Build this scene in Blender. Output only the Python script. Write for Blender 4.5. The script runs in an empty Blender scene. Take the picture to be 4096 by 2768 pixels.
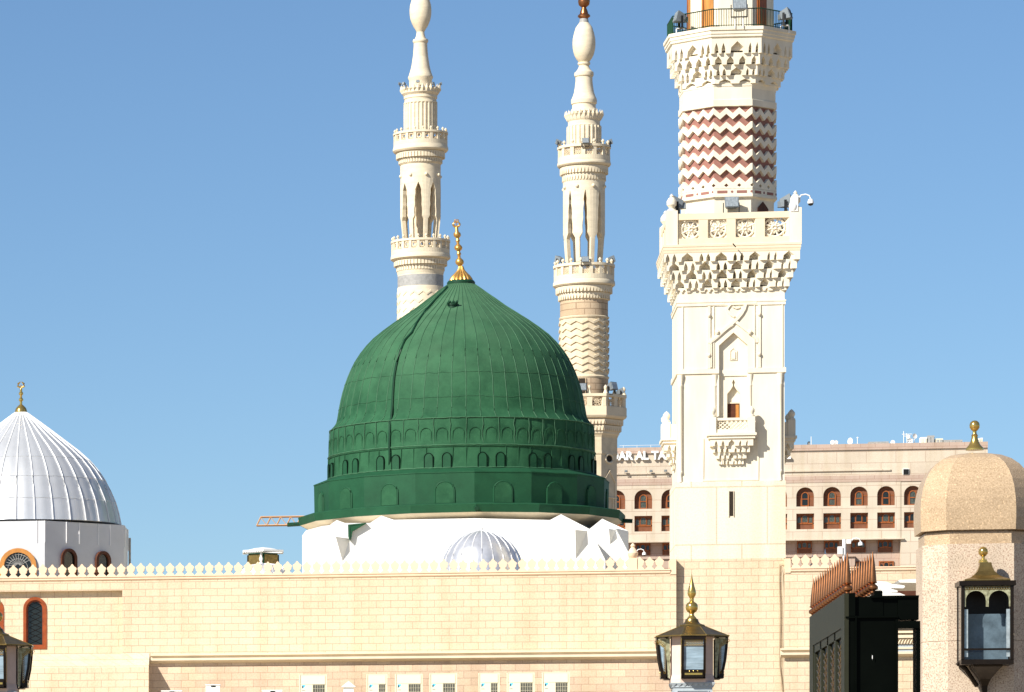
import bpy, math, random
from math import sin, cos, pi, radians, sqrt, atan2
random.seed(7)
sc = bpy.context.scene
COL = sc.collection
# ------------------------------------------------------------------ survey helpers
F, CX, HY, TH, CZ = 19000.0, -2000.0, 3555.0, 0.19, 1.6
def ray(px, py=0):
    k = (px - CX) / F
    return (-sin(TH) + cos(TH) * k, cos(TH) + sin(TH) * k, (HY - py) / F)
def X(px, Y):
    r = ray(px); return r[0] / r[1] * Y
def Z(px, py, Y):
    r = ray(px, py); return CZ + r[2] / r[1] * Y
def M(px, Y): return X(px + .5, Y) - X(px - .5, Y)
def prof(px, Y, pts):
    m = M(px, Y); return [(hw * m, Z(px, py, Y)) for hw, py in pts]
# ------------------------------------------------------------------ materials
def mat(name, col, rough=.7, metal=0., var=.12, scale=3., bump=.0, spec=.3, stretch=None, col2=None, speck=None, top_tint=None):
    m = bpy.data.materials.new(name); m.use_nodes = True
    nt = m.node_tree; N = nt.nodes; L = nt.links; b = N['Principled BSDF']
    b.inputs['Roughness'].default_value = rough; b.inputs['Metallic'].default_value = metal
    b.inputs['Specular IOR Level'].default_value = spec
    tc = N.new('ShaderNodeTexCoord'); mp = N.new('ShaderNodeMapping'); L.new(tc.outputs['Object'], mp.inputs[0])
    if stretch: mp.inputs['Scale'].default_value = stretch
    nz = N.new('ShaderNodeTexNoise'); nz.inputs['Scale'].default_value = scale; nz.inputs['Detail'].default_value = 6
    nz.inputs['Roughness'].default_value = .65
    L.new(mp.outputs[0], nz.inputs['Vector'])
    cr = N.new('ShaderNodeValToRGB'); L.new(nz.outputs['Fac'], cr.inputs[0])
    c2 = col2 or tuple(max(0, c * (1 - 2 * var)) for c in col)
    cr.color_ramp.elements[0].position = .3; cr.color_ramp.elements[1].position = .62
    cr.color_ramp.elements[0].color = (*c2, 1); cr.color_ramp.elements[1].color = (*col, 1)
    out = cr.outputs[0]
    if speck:
        n2 = N.new('ShaderNodeTexNoise'); n2.inputs['Scale'].default_value = speck[0]; n2.inputs['Detail'].default_value = 3
        L.new(tc.outputs['Object'], n2.inputs['Vector'])
        r2 = N.new('ShaderNodeValToRGB'); L.new(n2.outputs['Fac'], r2.inputs[0])
        e = r2.color_ramp.elements; e[0].position = .38; e[0].color = (*speck[1], 1); e[1].position = .5; e[1].color = (.5, .5, .5, 1)
        e2 = e.new(.62); e2.color = (.5, .5, .5, 1); e3 = e.new(.7); e3.color = (*speck[2], 1)
        mx = N.new('ShaderNodeMix'); mx.data_type = 'RGBA'; mx.blend_type = 'OVERLAY'; mx.inputs[0].default_value = .8
        L.new(out, mx.inputs[6]); L.new(r2.outputs[0], mx.inputs[7]); out = mx.outputs[2]
    if top_tint:   # paler chalky tint towards the top, patchy
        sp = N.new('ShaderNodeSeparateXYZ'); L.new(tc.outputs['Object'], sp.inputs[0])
        mr = N.new('ShaderNodeMapRange'); mr.inputs[1].default_value = top_tint[0]; mr.inputs[2].default_value = top_tint[1]; L.new(sp.outputs['Z'], mr.inputs[0])
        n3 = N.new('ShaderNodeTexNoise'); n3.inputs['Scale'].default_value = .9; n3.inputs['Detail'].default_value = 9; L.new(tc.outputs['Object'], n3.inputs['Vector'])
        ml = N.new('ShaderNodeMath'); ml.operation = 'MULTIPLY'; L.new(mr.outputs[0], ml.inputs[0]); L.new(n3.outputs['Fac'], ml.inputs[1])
        m3 = N.new('ShaderNodeMix'); m3.data_type = 'RGBA'; L.new(ml.outputs[0], m3.inputs[0]); L.new(out, m3.inputs[6]); m3.inputs[7].default_value = (*top_tint[2], 1); out = m3.outputs[2]
    L.new(out, b.inputs['Base Color'])
    if bump:
        bp = N.new('ShaderNodeBump'); bp.inputs['Strength'].default_value = bump; bp.inputs['Distance'].default_value = .05
        L.new(nz.outputs['Fac'], bp.inputs['Height']); L.new(bp.outputs[0], b.inputs['Normal'])
    return m
def brickmat(name, c1, c2, mortar, bw, rh, ms, off=(0, 0), var=.25, swap='XZ'):
    m = bpy.data.materials.new(name); m.use_nodes = True
    nt = m.node_tree; N = nt.nodes; L = nt.links; b = N['Principled BSDF']; b.inputs['Roughness'].default_value = .75
    b.inputs['Specular IOR Level'].default_value = .2
    g = N.new('ShaderNodeNewGeometry'); sp = N.new('ShaderNodeSeparateXYZ'); L.new(g.outputs['Position'], sp.inputs[0])
    ad = N.new('ShaderNodeMath'); ad.operation = 'ADD'; L.new(sp.outputs['X'], ad.inputs[0]); L.new(sp.outputs['Y'], ad.inputs[1])
    cb = N.new('ShaderNodeCombineXYZ'); L.new(ad.outputs[0], cb.inputs[0]); L.new(sp.outputs['Z'], cb.inputs[1])
    mp = N.new('ShaderNodeMapping'); L.new(cb.outputs[0], mp.inputs[0]); mp.inputs['Location'].default_value = (off[0], off[1], 0)
    br = N.new('ShaderNodeTexBrick'); L.new(mp.outputs[0], br.inputs['Vector'])
    br.inputs['Scale'].default_value = 1; br.inputs['Brick Width'].default_value = bw; br.inputs['Row Height'].default_value = rh
    br.inputs['Mortar Size'].default_value = ms; br.inputs['Mortar Smooth'].default_value = .1; br.inputs['Bias'].default_value = .1
    br.inputs['Color1'].default_value = (*c1, 1); br.inputs['Color2'].default_value = (*c2, 1); br.inputs['Mortar'].default_value = (*mortar, 1)
    nz = N.new('ShaderNodeTexNoise'); nz.inputs['Scale'].default_value = .35; nz.inputs['Detail'].default_value = 8; L.new(g.outputs['Position'], nz.inputs['Vector'])
    cr = N.new('ShaderNodeValToRGB'); L.new(nz.outputs['Fac'], cr.inputs[0])
    cr.color_ramp.elements[0].position = .35; cr.color_ramp.elements[0].color = (1 - var, 1 - var * 1.15, 1 - var * 1.2, 1)
    cr.color_ramp.elements[1].position = .65; cr.color_ramp.elements[1].color = (1, 1, 1, 1)
    mx = N.new('ShaderNodeMix'); mx.data_type = 'RGBA'; mx.blend_type = 'MULTIPLY'; mx.inputs[0].default_value = 1
    L.new(br.outputs[0], mx.inputs[6]); L.new(cr.outputs[0], mx.inputs[7])
    n3 = N.new('ShaderNodeTexNoise'); n3.inputs['Scale'].default_value = 18; n3.inputs['Detail'].default_value = 4; L.new(g.outputs['Position'], n3.inputs['Vector'])
    c3 = N.new('ShaderNodeValToRGB'); L.new(n3.outputs['Fac'], c3.inputs[0]); c3.color_ramp.elements[0].position = .3; c3.color_ramp.elements[0].color = (.86, .84, .82, 1); c3.color_ramp.elements[1].position = .6
    m2 = N.new('ShaderNodeMix'); m2.data_type = 'RGBA'; m2.blend_type = 'MULTIPLY'; m2.inputs[0].default_value = 1
    L.new(mx.outputs[2], m2.inputs[6]); L.new(c3.outputs[0], m2.inputs[7]); L.new(m2.outputs[2], b.inputs['Base Color'])
    mp4 = N.new('ShaderNodeMapping'); mp4.inputs['Scale'].default_value = (1.6, 1.6, .10); L.new(g.outputs['Position'], mp4.inputs[0])
    n4 = N.new('ShaderNodeTexNoise'); n4.inputs['Scale'].default_value = 1; n4.inputs['Detail'].default_value = 7; L.new(mp4.outputs[0], n4.inputs['Vector'])
    c4 = N.new('ShaderNodeValToRGB'); L.new(n4.outputs['Fac'], c4.inputs[0]); c4.color_ramp.elements[0].position = .34; c4.color_ramp.elements[0].color = (.90, .88, .83, 1); c4.color_ramp.elements[1].position = .52
    m4 = N.new('ShaderNodeMix'); m4.data_type = 'RGBA'; m4.blend_type = 'MULTIPLY'; m4.inputs[0].default_value = .8
    L.new(m2.outputs[2], m4.inputs[6]); L.new(c4.outputs[0], m4.inputs[7]); L.new(m4.outputs[2], b.inputs['Base Color'])
    bp = N.new('ShaderNodeBump'); bp.inputs['Strength'].default_value = .5; bp.inputs['Distance'].default_value = .01; bp.invert = True
    L.new(br.outputs['Fac'], bp.inputs['Height']); L.new(bp.outputs[0], b.inputs['Normal'])
    return m
BR = brickmat('cream_ashlar', (.745, .625, .45), (.705, .58, .41), (.54, .375, .265), .515, .2555, .0095, (.1, .035), .08)
BRP = brickmat('rosy_ashlar', (.75, .60, .43), (.64, .49, .36), (.48, .33, .24), .515, .2555, .008, (.1, .035), .12)
BR2 = brickmat('minaret_ashlar', (.62, .49, .34), (.55, .42, .28), (.36, .26, .17), .9, .42, .03, (0, 0), .15)
STUC = mat('white_stucco', (.80, .725, .575), .8, var=.09, scale=1.6, bump=.05, stretch=(1, 1, .22))
PANEL = brickmat('white_stone_panels', (.80, .73, .59), (.78, .70, .55), (.60, .52, .38), 1.75, 2.05, .022, (.62, .5), .05)
CREAM = mat('cream_stone', (.76, .64, .46), .8, var=.07, scale=1.2, bump=.04)
CREAMD = mat('carved_limestone', (.70, .585, .41), .8, var=.12, scale=1.6, bump=.08)
LIME = mat('pale_limestone', (.76, .655, .48), .8, var=.1, scale=1.1, bump=.04, stretch=(1, 1, 3))
PARA = mat('parapet_stone', (.80, .60, .42), .8, var=.06, scale=2, bump=.04)
WHITE = mat('white_paint', (.82, .82, .80), .6, var=.06, scale=.9, bump=.15)
MARB = mat('white_marble', (.82, .82, .8), .4, var=.06, scale=2)
TERRA = mat('terracotta_stone', (.31, .145, .115), .8, var=.1, scale=5)
GREYST = mat('blue_grey_stone', (.36, .355, .34), .6, var=.15, scale=4)
GREEN = mat('green_lead_paint', (.029, .104, .050), .7, var=.2, scale=1.3, bump=.35, spec=.08, col2=(.015, .062, .030), top_tint=(20.5, 26.5, (.105, .20, .115)))
GREENL = mat('green_seam_dust', (.045, .135, .068), .7, var=.2, scale=3)
GREENB = mat('green_plaster', (.013, .074, .033), .65, var=.12, scale=1.5, spec=.2, bump=.1)
GSHADE = mat('green_painted_shade', (.003, .014, .007), .7, var=.2, scale=3, spec=.05)  # green darkened so the window frames carry a painted contour shadow
GREEND = mat('dark_green_metal', (.008, .05, .022), .5, var=.2, scale=3)
SILV = mat('silver_sheet', (.68, .69, .70), .42, .5, var=.06, scale=1.2, bump=.10, spec=.5)
BASEW = mat('grey_white_sheet', (.58, .59, .61), .55, .05, var=.03, scale=2, spec=.4)
SILV2 = mat('polished_silver_sheet', (.68, .69, .72), .3, .6, var=.12, scale=2.5, bump=.35)
SEAM = mat('white_seam', (.8, .8, .8), .5, 0, var=.02)
GOLD = mat('gilded_metal', (.72, .40, .11), .35, .75, var=.12, scale=4)
BRASS = mat('polished_brass', (.62, .42, .12), .2, .8, var=.1, scale=6)
BRASSD = mat('aged_brass', (.30, .20, .065), .3, .8, var=.2, scale=8)
COPPER = mat('copper_bronze', (.33, .135, .055), .35, .85, var=.15, scale=10)
BRONZE = mat('dark_bronze_frame', (.016, .010, .006), .35, .35, var=.2, scale=8)
WOOD = mat('varnished_wood', (.34, .10, .025), .45, var=.25, scale=5, stretch=(1, 1, .2))
WOODO = mat('golden_wood', (.55, .24, .06), .5, var=.2, scale=5, stretch=(1, 1, .2))
WOODD = mat('dark_wood', (.10, .030, .012), .6, var=.2, scale=5)
RED = mat('mahogany_frame', (.33, .075, .02), .4, var=.2, scale=4)
GLASSD = mat('dark_window_glass', (.012, .014, .012), .15, var=.3, scale=6, spec=.6)
GLASSH = mat('curtained_glass', (.10, .11, .085), .2, var=.6, scale=9, spec=.6, stretch=(3, 1, .6))
DARK = mat('dark_interior', (.03, .022, .015), .9, var=.1)
BLACK = mat('black_metal', (.012, .012, .012), .4, var=.1)
FLOODM = mat('floodlight_casing', (.22, .25, .27), .45, .3, var=.1, scale=8)
FLOODG = mat('floodlight_glass', (.45, .50, .52), .15, .3, var=.2, scale=14)
PINK = mat('pink_granite', (.50, .315, .24), .7, var=.08, scale=6)
HOTEL = brickmat('hotel_cladding', (.67, .59, .475), (.62, .54, .43), (.50, .39, .30), 2.9, 1.15, .03, (0, 0), .12)
HOTELP = brickmat('hotel_pink_band', (.52, .40, .33), (.49, .375, .30), (.42, .29, .23), 1.45, .8, .03, (0, 0), .1)
HWIN = mat('hotel_brown_panel', (.20, .075, .035), .6, var=.15, scale=2)
GRAN = mat('polished_granite', (.49, .36, .23), .42, var=.07, scale=2, speck=(48, (.36, .34, .31), (.92, .88, .8)), spec=.3)
GRANR = mat('flamed_granite', (.58, .47, .355), .8, var=.07, scale=2.5, speck=(44, (.22, .21, .20), (.80, .78, .75)))
MGREEN = mat('gate_green_paint', (.024, .025, .014), .55, var=.1, scale=3, spec=.15)
GBLACK = mat('gate_gloss_black', (.002, .0028, .002), .35, var=.2, scale=2, spec=.03)
STAIN = mat('stained_panel', (.08, .02, .012), .3, var=.3, scale=9)
ORANGE = mat('crane_orange', (.62, .36, .18), .6, var=.05)
ACW = mat('aircon_cream_paint', (.70, .66, .50), .45, var=.02, scale=2)
ACG = mat('aircon_grille', (.10, .10, .085), .6, var=.2, scale=10)
BLUE = mat('sky_blue_mark', (.10, .50, .80), .5, var=.02)
PINKST = mat('rose_stone', (.66, .50, .42), .7, var=.06, scale=5)
GSTONE = mat('grey_blue_carved_stone', (.42, .47, .50), .6, var=.08, scale=4)
LAMPG = mat('frosted_lamp_glass', (.34, .46, .55), .12, var=.25, scale=5, spec=.8, stretch=(.4, 1, 3))
CANV = mat('canopy_white', (.78, .76, .70), .6, var=.03)
CANVB = mat('canopy_beige', (.60, .50, .34), .7, var=.06)
GROUND = mat('courtyard_paving', (.32, .25, .165), .6, var=.08, scale=.3)
FRET = mat('pale_brass_fret', (.42, .42, .27), .5, .2, scale=16, col2=(.10, .09, .04))
WIRE = mat('grey_cable', (.32, .25, .165), .6, var=.1)
PIPE = mat('painted_pipe', (.50, .43, .32), .6, var=.1)
# ------------------------------------------------------------------ mesh builder
ROOTLOC = {}
class B:
    def __init__(s): s.v = []; s.f = []; s.sm = []
    def add(s, vs, fs, smooth=False):
        o = len(s.v); s.v += [tuple(p) for p in vs]; s.f += [tuple(i + o for i in f) for f in fs]; s.sm += [smooth] * len(fs); return s
    def box(s, x0, x1, y0, y1, z0, z1):
        x0, x1 = sorted((x0, x1)); y0, y1 = sorted((y0, y1)); z0, z1 = sorted((z0, z1))
        return s.add([(x, y, z) for z in (z0, z1) for y in (y0, y1) for x in (x0, x1)],
                     [(0, 2, 3, 1), (4, 5, 7, 6), (0, 1, 5, 4), (2, 6, 7, 3), (0, 4, 6, 2), (1, 3, 7, 5)])
    def ext(s, a, b):   # two matching loops -> closed solid
        n = len(a)
        return s.add(list(a) + list(b), [tuple(range(n - 1, -1, -1)), tuple(range(n, 2 * n))] + [(i, (i + 1) % n, n + (i + 1) % n, n + i) for i in range(n)])
    def xz(s, pts, y0, y1):  # polygon in XZ extruded along Y
        return s.ext([(x, y0, z) for x, z in pts], [(x, y1, z) for x, z in pts])
    def xy(s, pts, z0, z1):
        return s.ext([(x, y, z0) for x, y in pts], [(x, y, z1) for x, y in pts])
    def yz(s, pts, x0, x1):
        return s.ext([(x0, y, z) for y, z in pts], [(x1, y, z) for y, z in pts])
    def lathe(s, cx, cy, pr, n=48, ph=0., mod=None, smooth=True, cap=True, sx=1., sy=1.):
        vs = []
        for (r, z) in pr:
            for i in range(n):
                a = ph + 2 * pi * i / n; q = r * (mod(a, z) if mod else 1)
                vs.append((cx + q * cos(a) * sx, cy + q * sin(a) * sy, z))
        fs = []
        for j in range(len(pr) - 1):
            for i in range(n):
                k = (i + 1) % n
                fs.append((j * n + i, (j + 1) * n + i, (j + 1) * n + k, j * n + k))
        s.add(vs, fs, smooth)
        if cap:
            s.f += [tuple(len(s.v) - len(vs) + i for i in range(n)), tuple(len(s.v) - n + i for i in range(n - 1, -1, -1))]; s.sm += [False, False]
        return s
    def tube(s, pts, r, n=6, smooth=True):
        vs = []; m = len(pts)
        for i, p in enumerate(pts):
            a = pts[max(0, i - 1)]; b = pts[min(m - 1, i + 1)]
            d = [b[k] - a[k] for k in range(3)]; l = sqrt(sum(c * c for c in d)) or 1; d = [c / l for c in d]
            up = (0, 0, 1) if abs(d[2]) < .9 else (0, 1, 0)
            u = (d[1] * up[2] - d[2] * up[1], d[2] * up[0] - d[0] * up[2], d[0] * up[1] - d[1] * up[0]); l = sqrt(sum(c * c for c in u)); u = [c / l for c in u]
            w = (d[1] * u[2] - d[2] * u[1], d[2] * u[0] - d[0] * u[2], d[0] * u[1] - d[1] * u[0])
            rr = r[i] if isinstance(r, (list, tuple)) else r
            for k in range(n):
                t = 2 * pi * k / n; vs.append([p[q] + rr * (cos(t) * u[q] + sin(t) * w[q]) for q in range(3)])
        fs = [(j * n + k, j * n + (k + 1) % n, (j + 1) * n + (k + 1) % n, (j + 1) * n + k) for j in range(m - 1) for k in range(n)]
        fs += [tuple(range(n - 1, -1, -1)), tuple((m - 1) * n + k for k in range(n))]
        return s.add(vs, fs, smooth)
    def bar(s, a, b, w): return s.tube([a, b], w * .7, 4, False)
    def sph(s, c, r, n=14, sz=1.):
        return s.lathe(c[0], c[1], [(max(r * sin(pi * i / 8), .001), c[2] - r * sz * cos(pi * i / 8)) for i in range(9)], n)
    def bay(s, mp, u0, u1, z0, z1, d0, d1, poly, sub=1):
        pts = []
        n = len(poly)
        for i in range(n):
            a = poly[i]; b = poly[(i + 1) % n]
            k = sub if abs(b[0] - a[0]) > .15 else 1
            for j in range(k): pts.append((a[0] + (b[0] - a[0]) * j / k, a[1] + (b[1] - a[1]) * j / k))
        A = [mp(u0 + (u1 - u0) * p[0], z0 + (z1 - z0) * p[1], d0) for p in pts]
        C = [mp(u0 + (u1 - u0) * p[0], z0 + (z1 - z0) * p[1], d1) for p in pts]
        return s.ext(A, C)
    def zig(s, mp, u0, u1, n, z, amp, h, d0, d1, flip=False):
        vs = []; k = 2 * n + 1
        for i in range(k):
            u = u0 + (u1 - u0) * i / (2 * n); zz = z + (amp if (i % 2 == 0) ^ flip else 0)
            vs += [mp(u, zz, d0), mp(u, zz, d1), mp(u, zz + h, d1), mp(u, zz + h, d0)]
        fs = []
        for i in range(k - 1):
            a = 4 * i; b = a + 4
            fs += [(a, b, b + 1, a + 1), (a + 1, b + 1, b + 2, a + 2), (a + 2, b + 2, b + 3, a + 3)]
        fs += [(0, 1, 2, 3), tuple(4 * (k - 1) + q for q in (3, 2, 1, 0))]
        return s.add(vs, fs)
    def build(s, name, m, parent=None, loc=None):
        if parent is not None: o = ROOTLOC[parent.name]
        else: o = loc or (0, 0, 0)
        me = bpy.data.meshes.new(name)
        me.from_pydata([(x - o[0], y - o[1], z - o[2]) for x, y, z in s.v], [], s.f)
        me.polygons.foreach_set('use_smooth', s.sm); me.materials.append(m)
        import bmesh
        bm = bmesh.new(); bm.from_mesh(me); bmesh.ops.recalc_face_normals(bm, faces=bm.faces)
        for e in bm.edges:
            if len(e.link_faces) == 2 and e.calc_face_angle(0) > .6: e.smooth = False
        bm.to_mesh(me); bm.free(); me.update()
        ob = bpy.data.objects.new(name, me); COL.objects.link(ob)
        if parent is not None: ob.parent = parent
        else: ob.location = o
        ROOTLOC[ob.name] = o
        return ob
def tag(o, label=None, cat=None, group=None, kind=None):
    if label: o['label'] = label
    if cat: o['category'] = cat
    if group: o['group'] = group
    if kind: o['kind'] = kind
    return o
def thing(name, label, cat, loc=(0, 0, 0), group=None):
    e = bpy.data.objects.new(name, None); COL.objects.link(e); e.location = loc; e.empty_display_size = .2
    ROOTLOC[e.name] = loc; return tag(e, label, cat, group)
def copy_tree(o, parent=None):
    c = o.copy(); COL.objects.link(c); c.parent = parent; ROOTLOC[c.name] = ROOTLOC[o.name]
    for ch in [x for x in KIDS(o)]: copy_tree(ch, c)
    return c
def KIDS(o): return [x for x in bpy.data.objects if x.parent == o]
def place(o, loc, rz=0., sc_=1., rx=0., label=None, group=None):
    c = copy_tree(o); c.location = loc; c.rotation_euler = (rx, 0, rz); c.scale = (sc_,) * 3
    if label: c['label'] = label
    if group: c['group'] = group
    return c
def remove_tree(o):
    for ch in KIDS(o): remove_tree(ch)
    bpy.data.objects.remove(o)
# maps
def mcirc(cx, cy, r, n, ph=0.):
    def f(u, z, d):
        a = ph + 2 * pi * u / n; return (cx + (r + d) * cos(a), cy + (r + d) * sin(a), z)
    return f
def mpoly(P):   # P counter-clockwise polygon, u in [0,len]
    n = len(P)
    def off(d):
        R = []
        for i in range(n):
            a, b, c = P[i - 1], P[i], P[(i + 1) % n]
            n1 = (b[1] - a[1], a[0] - b[0]); l = sqrt(n1[0] ** 2 + n1[1] ** 2); n1 = (n1[0] / l, n1[1] / l)
            n2 = (c[1] - b[1], b[0] - c[0]); l = sqrt(n2[0] ** 2 + n2[1] ** 2); n2 = (n2[0] / l, n2[1] / l)
            k = 1 + n1[0] * n2[0] + n1[1] * n2[1]
            R.append((b[0] + d * (n1[0] + n2[0]) / k, b[1] + d * (n1[1] + n2[1]) / k))
        return R
    cache = {}
    def f(u, z, d):
        d = round(d, 4)
        if d not in cache: cache[d] = off(d)
        Q = cache[d]; i = int(math.floor(u + 1e-9)) % n; t = u - math.floor(u + 1e-9)
        a, b = Q[i], Q[(i + 1) % n]
        return (a[0] + (b[0] - a[0]) * t, a[1] + (b[1] - a[1]) * t, z)
    f.off = off
    return f
def regpoly(cx, cy, apo, n, rot):
    R = apo / cos(pi / n); return [(cx + R * cos(rot + 2 * pi * (i + .5) / n), cy + R * sin(rot + 2 * pi * (i + .5) / n)) for i in range(n)]
def notch(ns):
    p = [(0, 0)]
    for a, b, h in ns: p += [(a, 0), (a + (b - a) * .06, h * .5), ((a + b) / 2, h), (b - (b - a) * .06, h * .5), (b, 0)]
    return p + [(1, 0), (1, 1), (0, 1)]
def clean(p):
    q = []
    for a in p:
        if not q or abs(a[0] - q[-1][0]) + abs(a[1] - q[-1][1]) > 1e-6: q.append(a)
    return q
def polyring(bb, mp, n, z0, z1, d0, d1):   # ring solid following the map
    for i in range(n): bb.bay(mp, i, i + 1 - 1e-7, z0, z1, d0, d1, [(0, 0), (.999999, 0), (.999999, 1), (0, 1)])
def polyloft(bb, mp, n, pr):    # pr: (offset, z) stacked polygon loft
    vs = []
    for d, z in pr:
        vs += [(q[0], q[1], z) for q in mp.off(d)]
    fs = [(j * n + i, j * n + (i + 1) % n, (j + 1) * n + (i + 1) % n, (j + 1) * n + i) for j in range(len(pr) - 1) for i in range(n)]
    fs += [tuple(range(n - 1, -1, -1)), tuple((len(pr) - 1) * n + k for k in range(n))]
    bb.add(vs, fs)
def arch(cx, z0, z1, hw, n=10, pointed=0.):   # arch outline, z1 = crown
    zs = z1 - hw * (1 + pointed); p = [(cx - hw, z0)]
    for i in range(n + 1):
        a = pi - pi * i / n; s_ = sin(a); p.append((cx + hw * cos(a), zs + hw * (s_ + pointed * s_ ** 3)))
    return p + [(cx + hw, z0)]
def archframe(bb, cx, z0, z1, hw, t, y0, y1, n=10, bottom=True):
    o = arch(cx, z0, z1, hw, n); i_ = arch(cx, z0 + (t if bottom else 0), z1 - t, hw - t, n)
    m = len(o)
    for k in range(m if bottom else m - 1):
        a, b = o[k], o[(k + 1) % m]; c, d = i_[(k + 1) % m], i_[k]
        bb.xz([a, b, c, d], y0, y1)
def ribbon(bb, pts, w, y0, y1):
    L_, R_ = [], []
    for i, p in enumerate(pts):
        a = pts[max(0, i - 1)]; b = pts[min(len(pts) - 1, i + 1)]
        dx, dz = b[0] - a[0], b[1] - a[1]; l = sqrt(dx * dx + dz * dz) or 1
        L_.append((p[0] - dz / l * w / 2, p[1] + dx / l * w / 2)); R_.append((p[0] + dz / l * w / 2, p[1] - dx / l * w / 2))
    for i in range(len(pts) - 1): bb.xz([L_[i], L_[i + 1], R_[i + 1], R_[i]], y0, y1)
# ------------------------------------------------------------------ ground
g = B(); g.add([(-3000, -1500, 0), (3000, -1500, 0), (3000, 6000, 0), (-3000, 6000, 0)], [(0, 1, 2, 3)])
tag(g.build('ground', GROUND), kind='structure')
# ------------------------------------------------------------------ mosque wall
YW = 174.0
mq = (X(1400, YW), YW, 0)
wall = thing('mosque_wall', 'long cream ashlar wall topped with a row of pointed merlons, below the green dome', 'wall', mq)
def wx(px): return X(px, YW)
zc = lambda px, py, Y=YW: Z(px, py, Y)
Zcap1, Zcap0 = zc(1350, 2293), zc(1350, 2311)       # parapet cap top / bottom
Zrec = zc(250, 2364); xA = wx(489); xB = wx(599); xC = wx(2705); YR = YW + .23; YT = YW + .34
zs1, zs0 = zc(560, 2611), zc(560, 2669, YW - .77)   # sloped buttress head
XL, XR2 = wx(-420), wx(5200)
b = B()
b.box(xA, xC, YW, YW + 1.2, zs1, Zcap0)             # main face
b.box(xB, xC, YW, YW + 1.2, zc(1400, 2625), zs1)
b.box(XL, xA, YW, YW + 1.2, Zrec, Zcap0)            # band over the recess
# recessed part, split around the arched windows
WN = [(140, 47, 2388, 2597), (-32, 47, 2396, 2604)]
zwb, zwt = zc(140, 2597, YR), zc(140, 2388, YR)
xs = [XL]
for px, hw, a, c in sorted(WN): xs += [X(px - hw, YR), X(px + hw, YR)]
xs.append(xA)
for i in range(0, len(xs), 2): b.box(xs[i], xs[i + 1], YR, YR + .9, zs1, Zrec)
for px, hw, a, c in WN:
    x0, x1 = X(px - hw, YR), X(px + hw, YR); ar = arch((x0 + x1) / 2, zwt - (x1 - x0) / 2, zwt, (x1 - x0) / 2)
    b.xz([(x0, Zrec)] + ar + [(x1, Zrec)], YR, YR + .9); b.box(x0, x1, YR, YR + .9, zs1, zwb)
b.yz([(YR, zs1), (YR + .9, zs1), (YR + .9, 0), (YW - .77, 0), (YW - .77, zs0)], XL, xA)
b.yz([(YW + .002, zs1), (YW + .9, zs1), (YW + .9, 0), (YW - .77, 0), (YW - .77, zs0)], xA, xB)
b.build('masonry', BR, wall)
b = B(); b.box(xB, xC, YW, YW + 1.2, 0, zc(1400, 2625) - .001); b.build('lower_masonry', BRP, wall)
# pier beside the tower recess, recessed wall behind the tower, right wall
zp = zc(2690, 2236); xR = wx(3139); xRp = wx(3162)
b = B(); b.box(wx(2681), xC - .002, YW - .03, YW + 1.1, Zcap0 - .02, zp); b.box(xR + .002, xRp, YW - .03, YW + 1.1, Zcap0 - .02, zp - .03)
b.build('parapet_pier', PARA, wall)
b = B(); b.box(xC + .002, xR - .002, YT - .063, YT + 1.1, 0, zc(2900, 2235, YT) - .002); b.box(xR, XR2, YW, YW + 1.2, 0, Zcap0)
b.build('masonry', BR, wall)
def capping(x0, x1):
    b = B(); t = Zcap1 - Zcap0
    b.yz([(YW + 1.25, Zcap0), (YW - .015, Zcap0), (YW - .05, Zcap0 + t * .25), (YW - .05, Zcap0 + t * .7), (YW - .08, Zcap0 + t * .75), (YW - .08, Zcap1), (YW + 1.25, Zcap1)], x0, x1)
    return b.build('parapet_cap', PARA, wall)
capping(XL, wx(2681) - .002); capping(xRp + .002, XR2)
# ledge
def ledge(x0, x1):
    b = B(); z0, z1 = zc(1400, 2638), zc(1400, 2610); t = z1 - z0
    b.yz([(YW - .002, z1), (YW - .24, z1), (YW - .24, z1 - t * .26), (YW - .145, z1 - t * .3), (YW - .145, z1 - t * .6), (YW - .23, z1 - t * .63), (YW - .23, z1 - t * .95), (YW - .12, z0 - .05), (YW - .002, z0 - .08)], x0, x1)
    return b.build('ledge', CREAM, wall)
ledge(xB + .03, xC - .6 * .0); ledge(X(3121, YW), XR2)
# merlons
pw = wx(1001) - wx(1000)
def merlon_mesh(x, z):
    h = zc(1350, 2241) - Zcap1; u = pw * 39.1
    half = [(.45, 0), (.44, .08), (.36, .14), (.26, .20), (.22, .27), (.26, .31), (.34, .35), (.38, .43), (.37, .50), (.43, .56), (.445, .64), (.42, .70), (.33, .75), (.23, .79), (.15, .87), (.08, .95), (0, 1.0)]
    pts = [(x + a * u, z + c * h) for a, c in half] + [(x - a * u, z + c * h) for a, c in reversed(half[:-1])]
    b = B(); b.xz(pts, YW + .02, YW + .22); b.box(x - .5 * u + .001, x + .5 * u - .001, YW + .0, YW + .26, z - .0, z + h * .035); return b
m0 = None; i = 0; px = 14.0 - 39.15 * 3
while px < 2670:
    x = wx(px)
    if m0 is None:
        xm0 = x; m0 = merlon_mesh(x, Zcap1).build('merlon', PARA, wall)
    else:
        o = m0.copy(); COL.objects.link(o); o.location = (x - xm0, 0, 0); o.parent = wall; o.scale = (1, 1, 1); o.delta_location = (random.uniform(-.008, .008), random.uniform(-.012, .012), random.uniform(-.02, .0))
    px += 39.15
for px in (3183, 3222, 3261, 3300, 3339): 
    o = m0.copy(); COL.objects.link(o); o.location = (wx(px) - xm0, 0, 0); o.parent = wall
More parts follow.
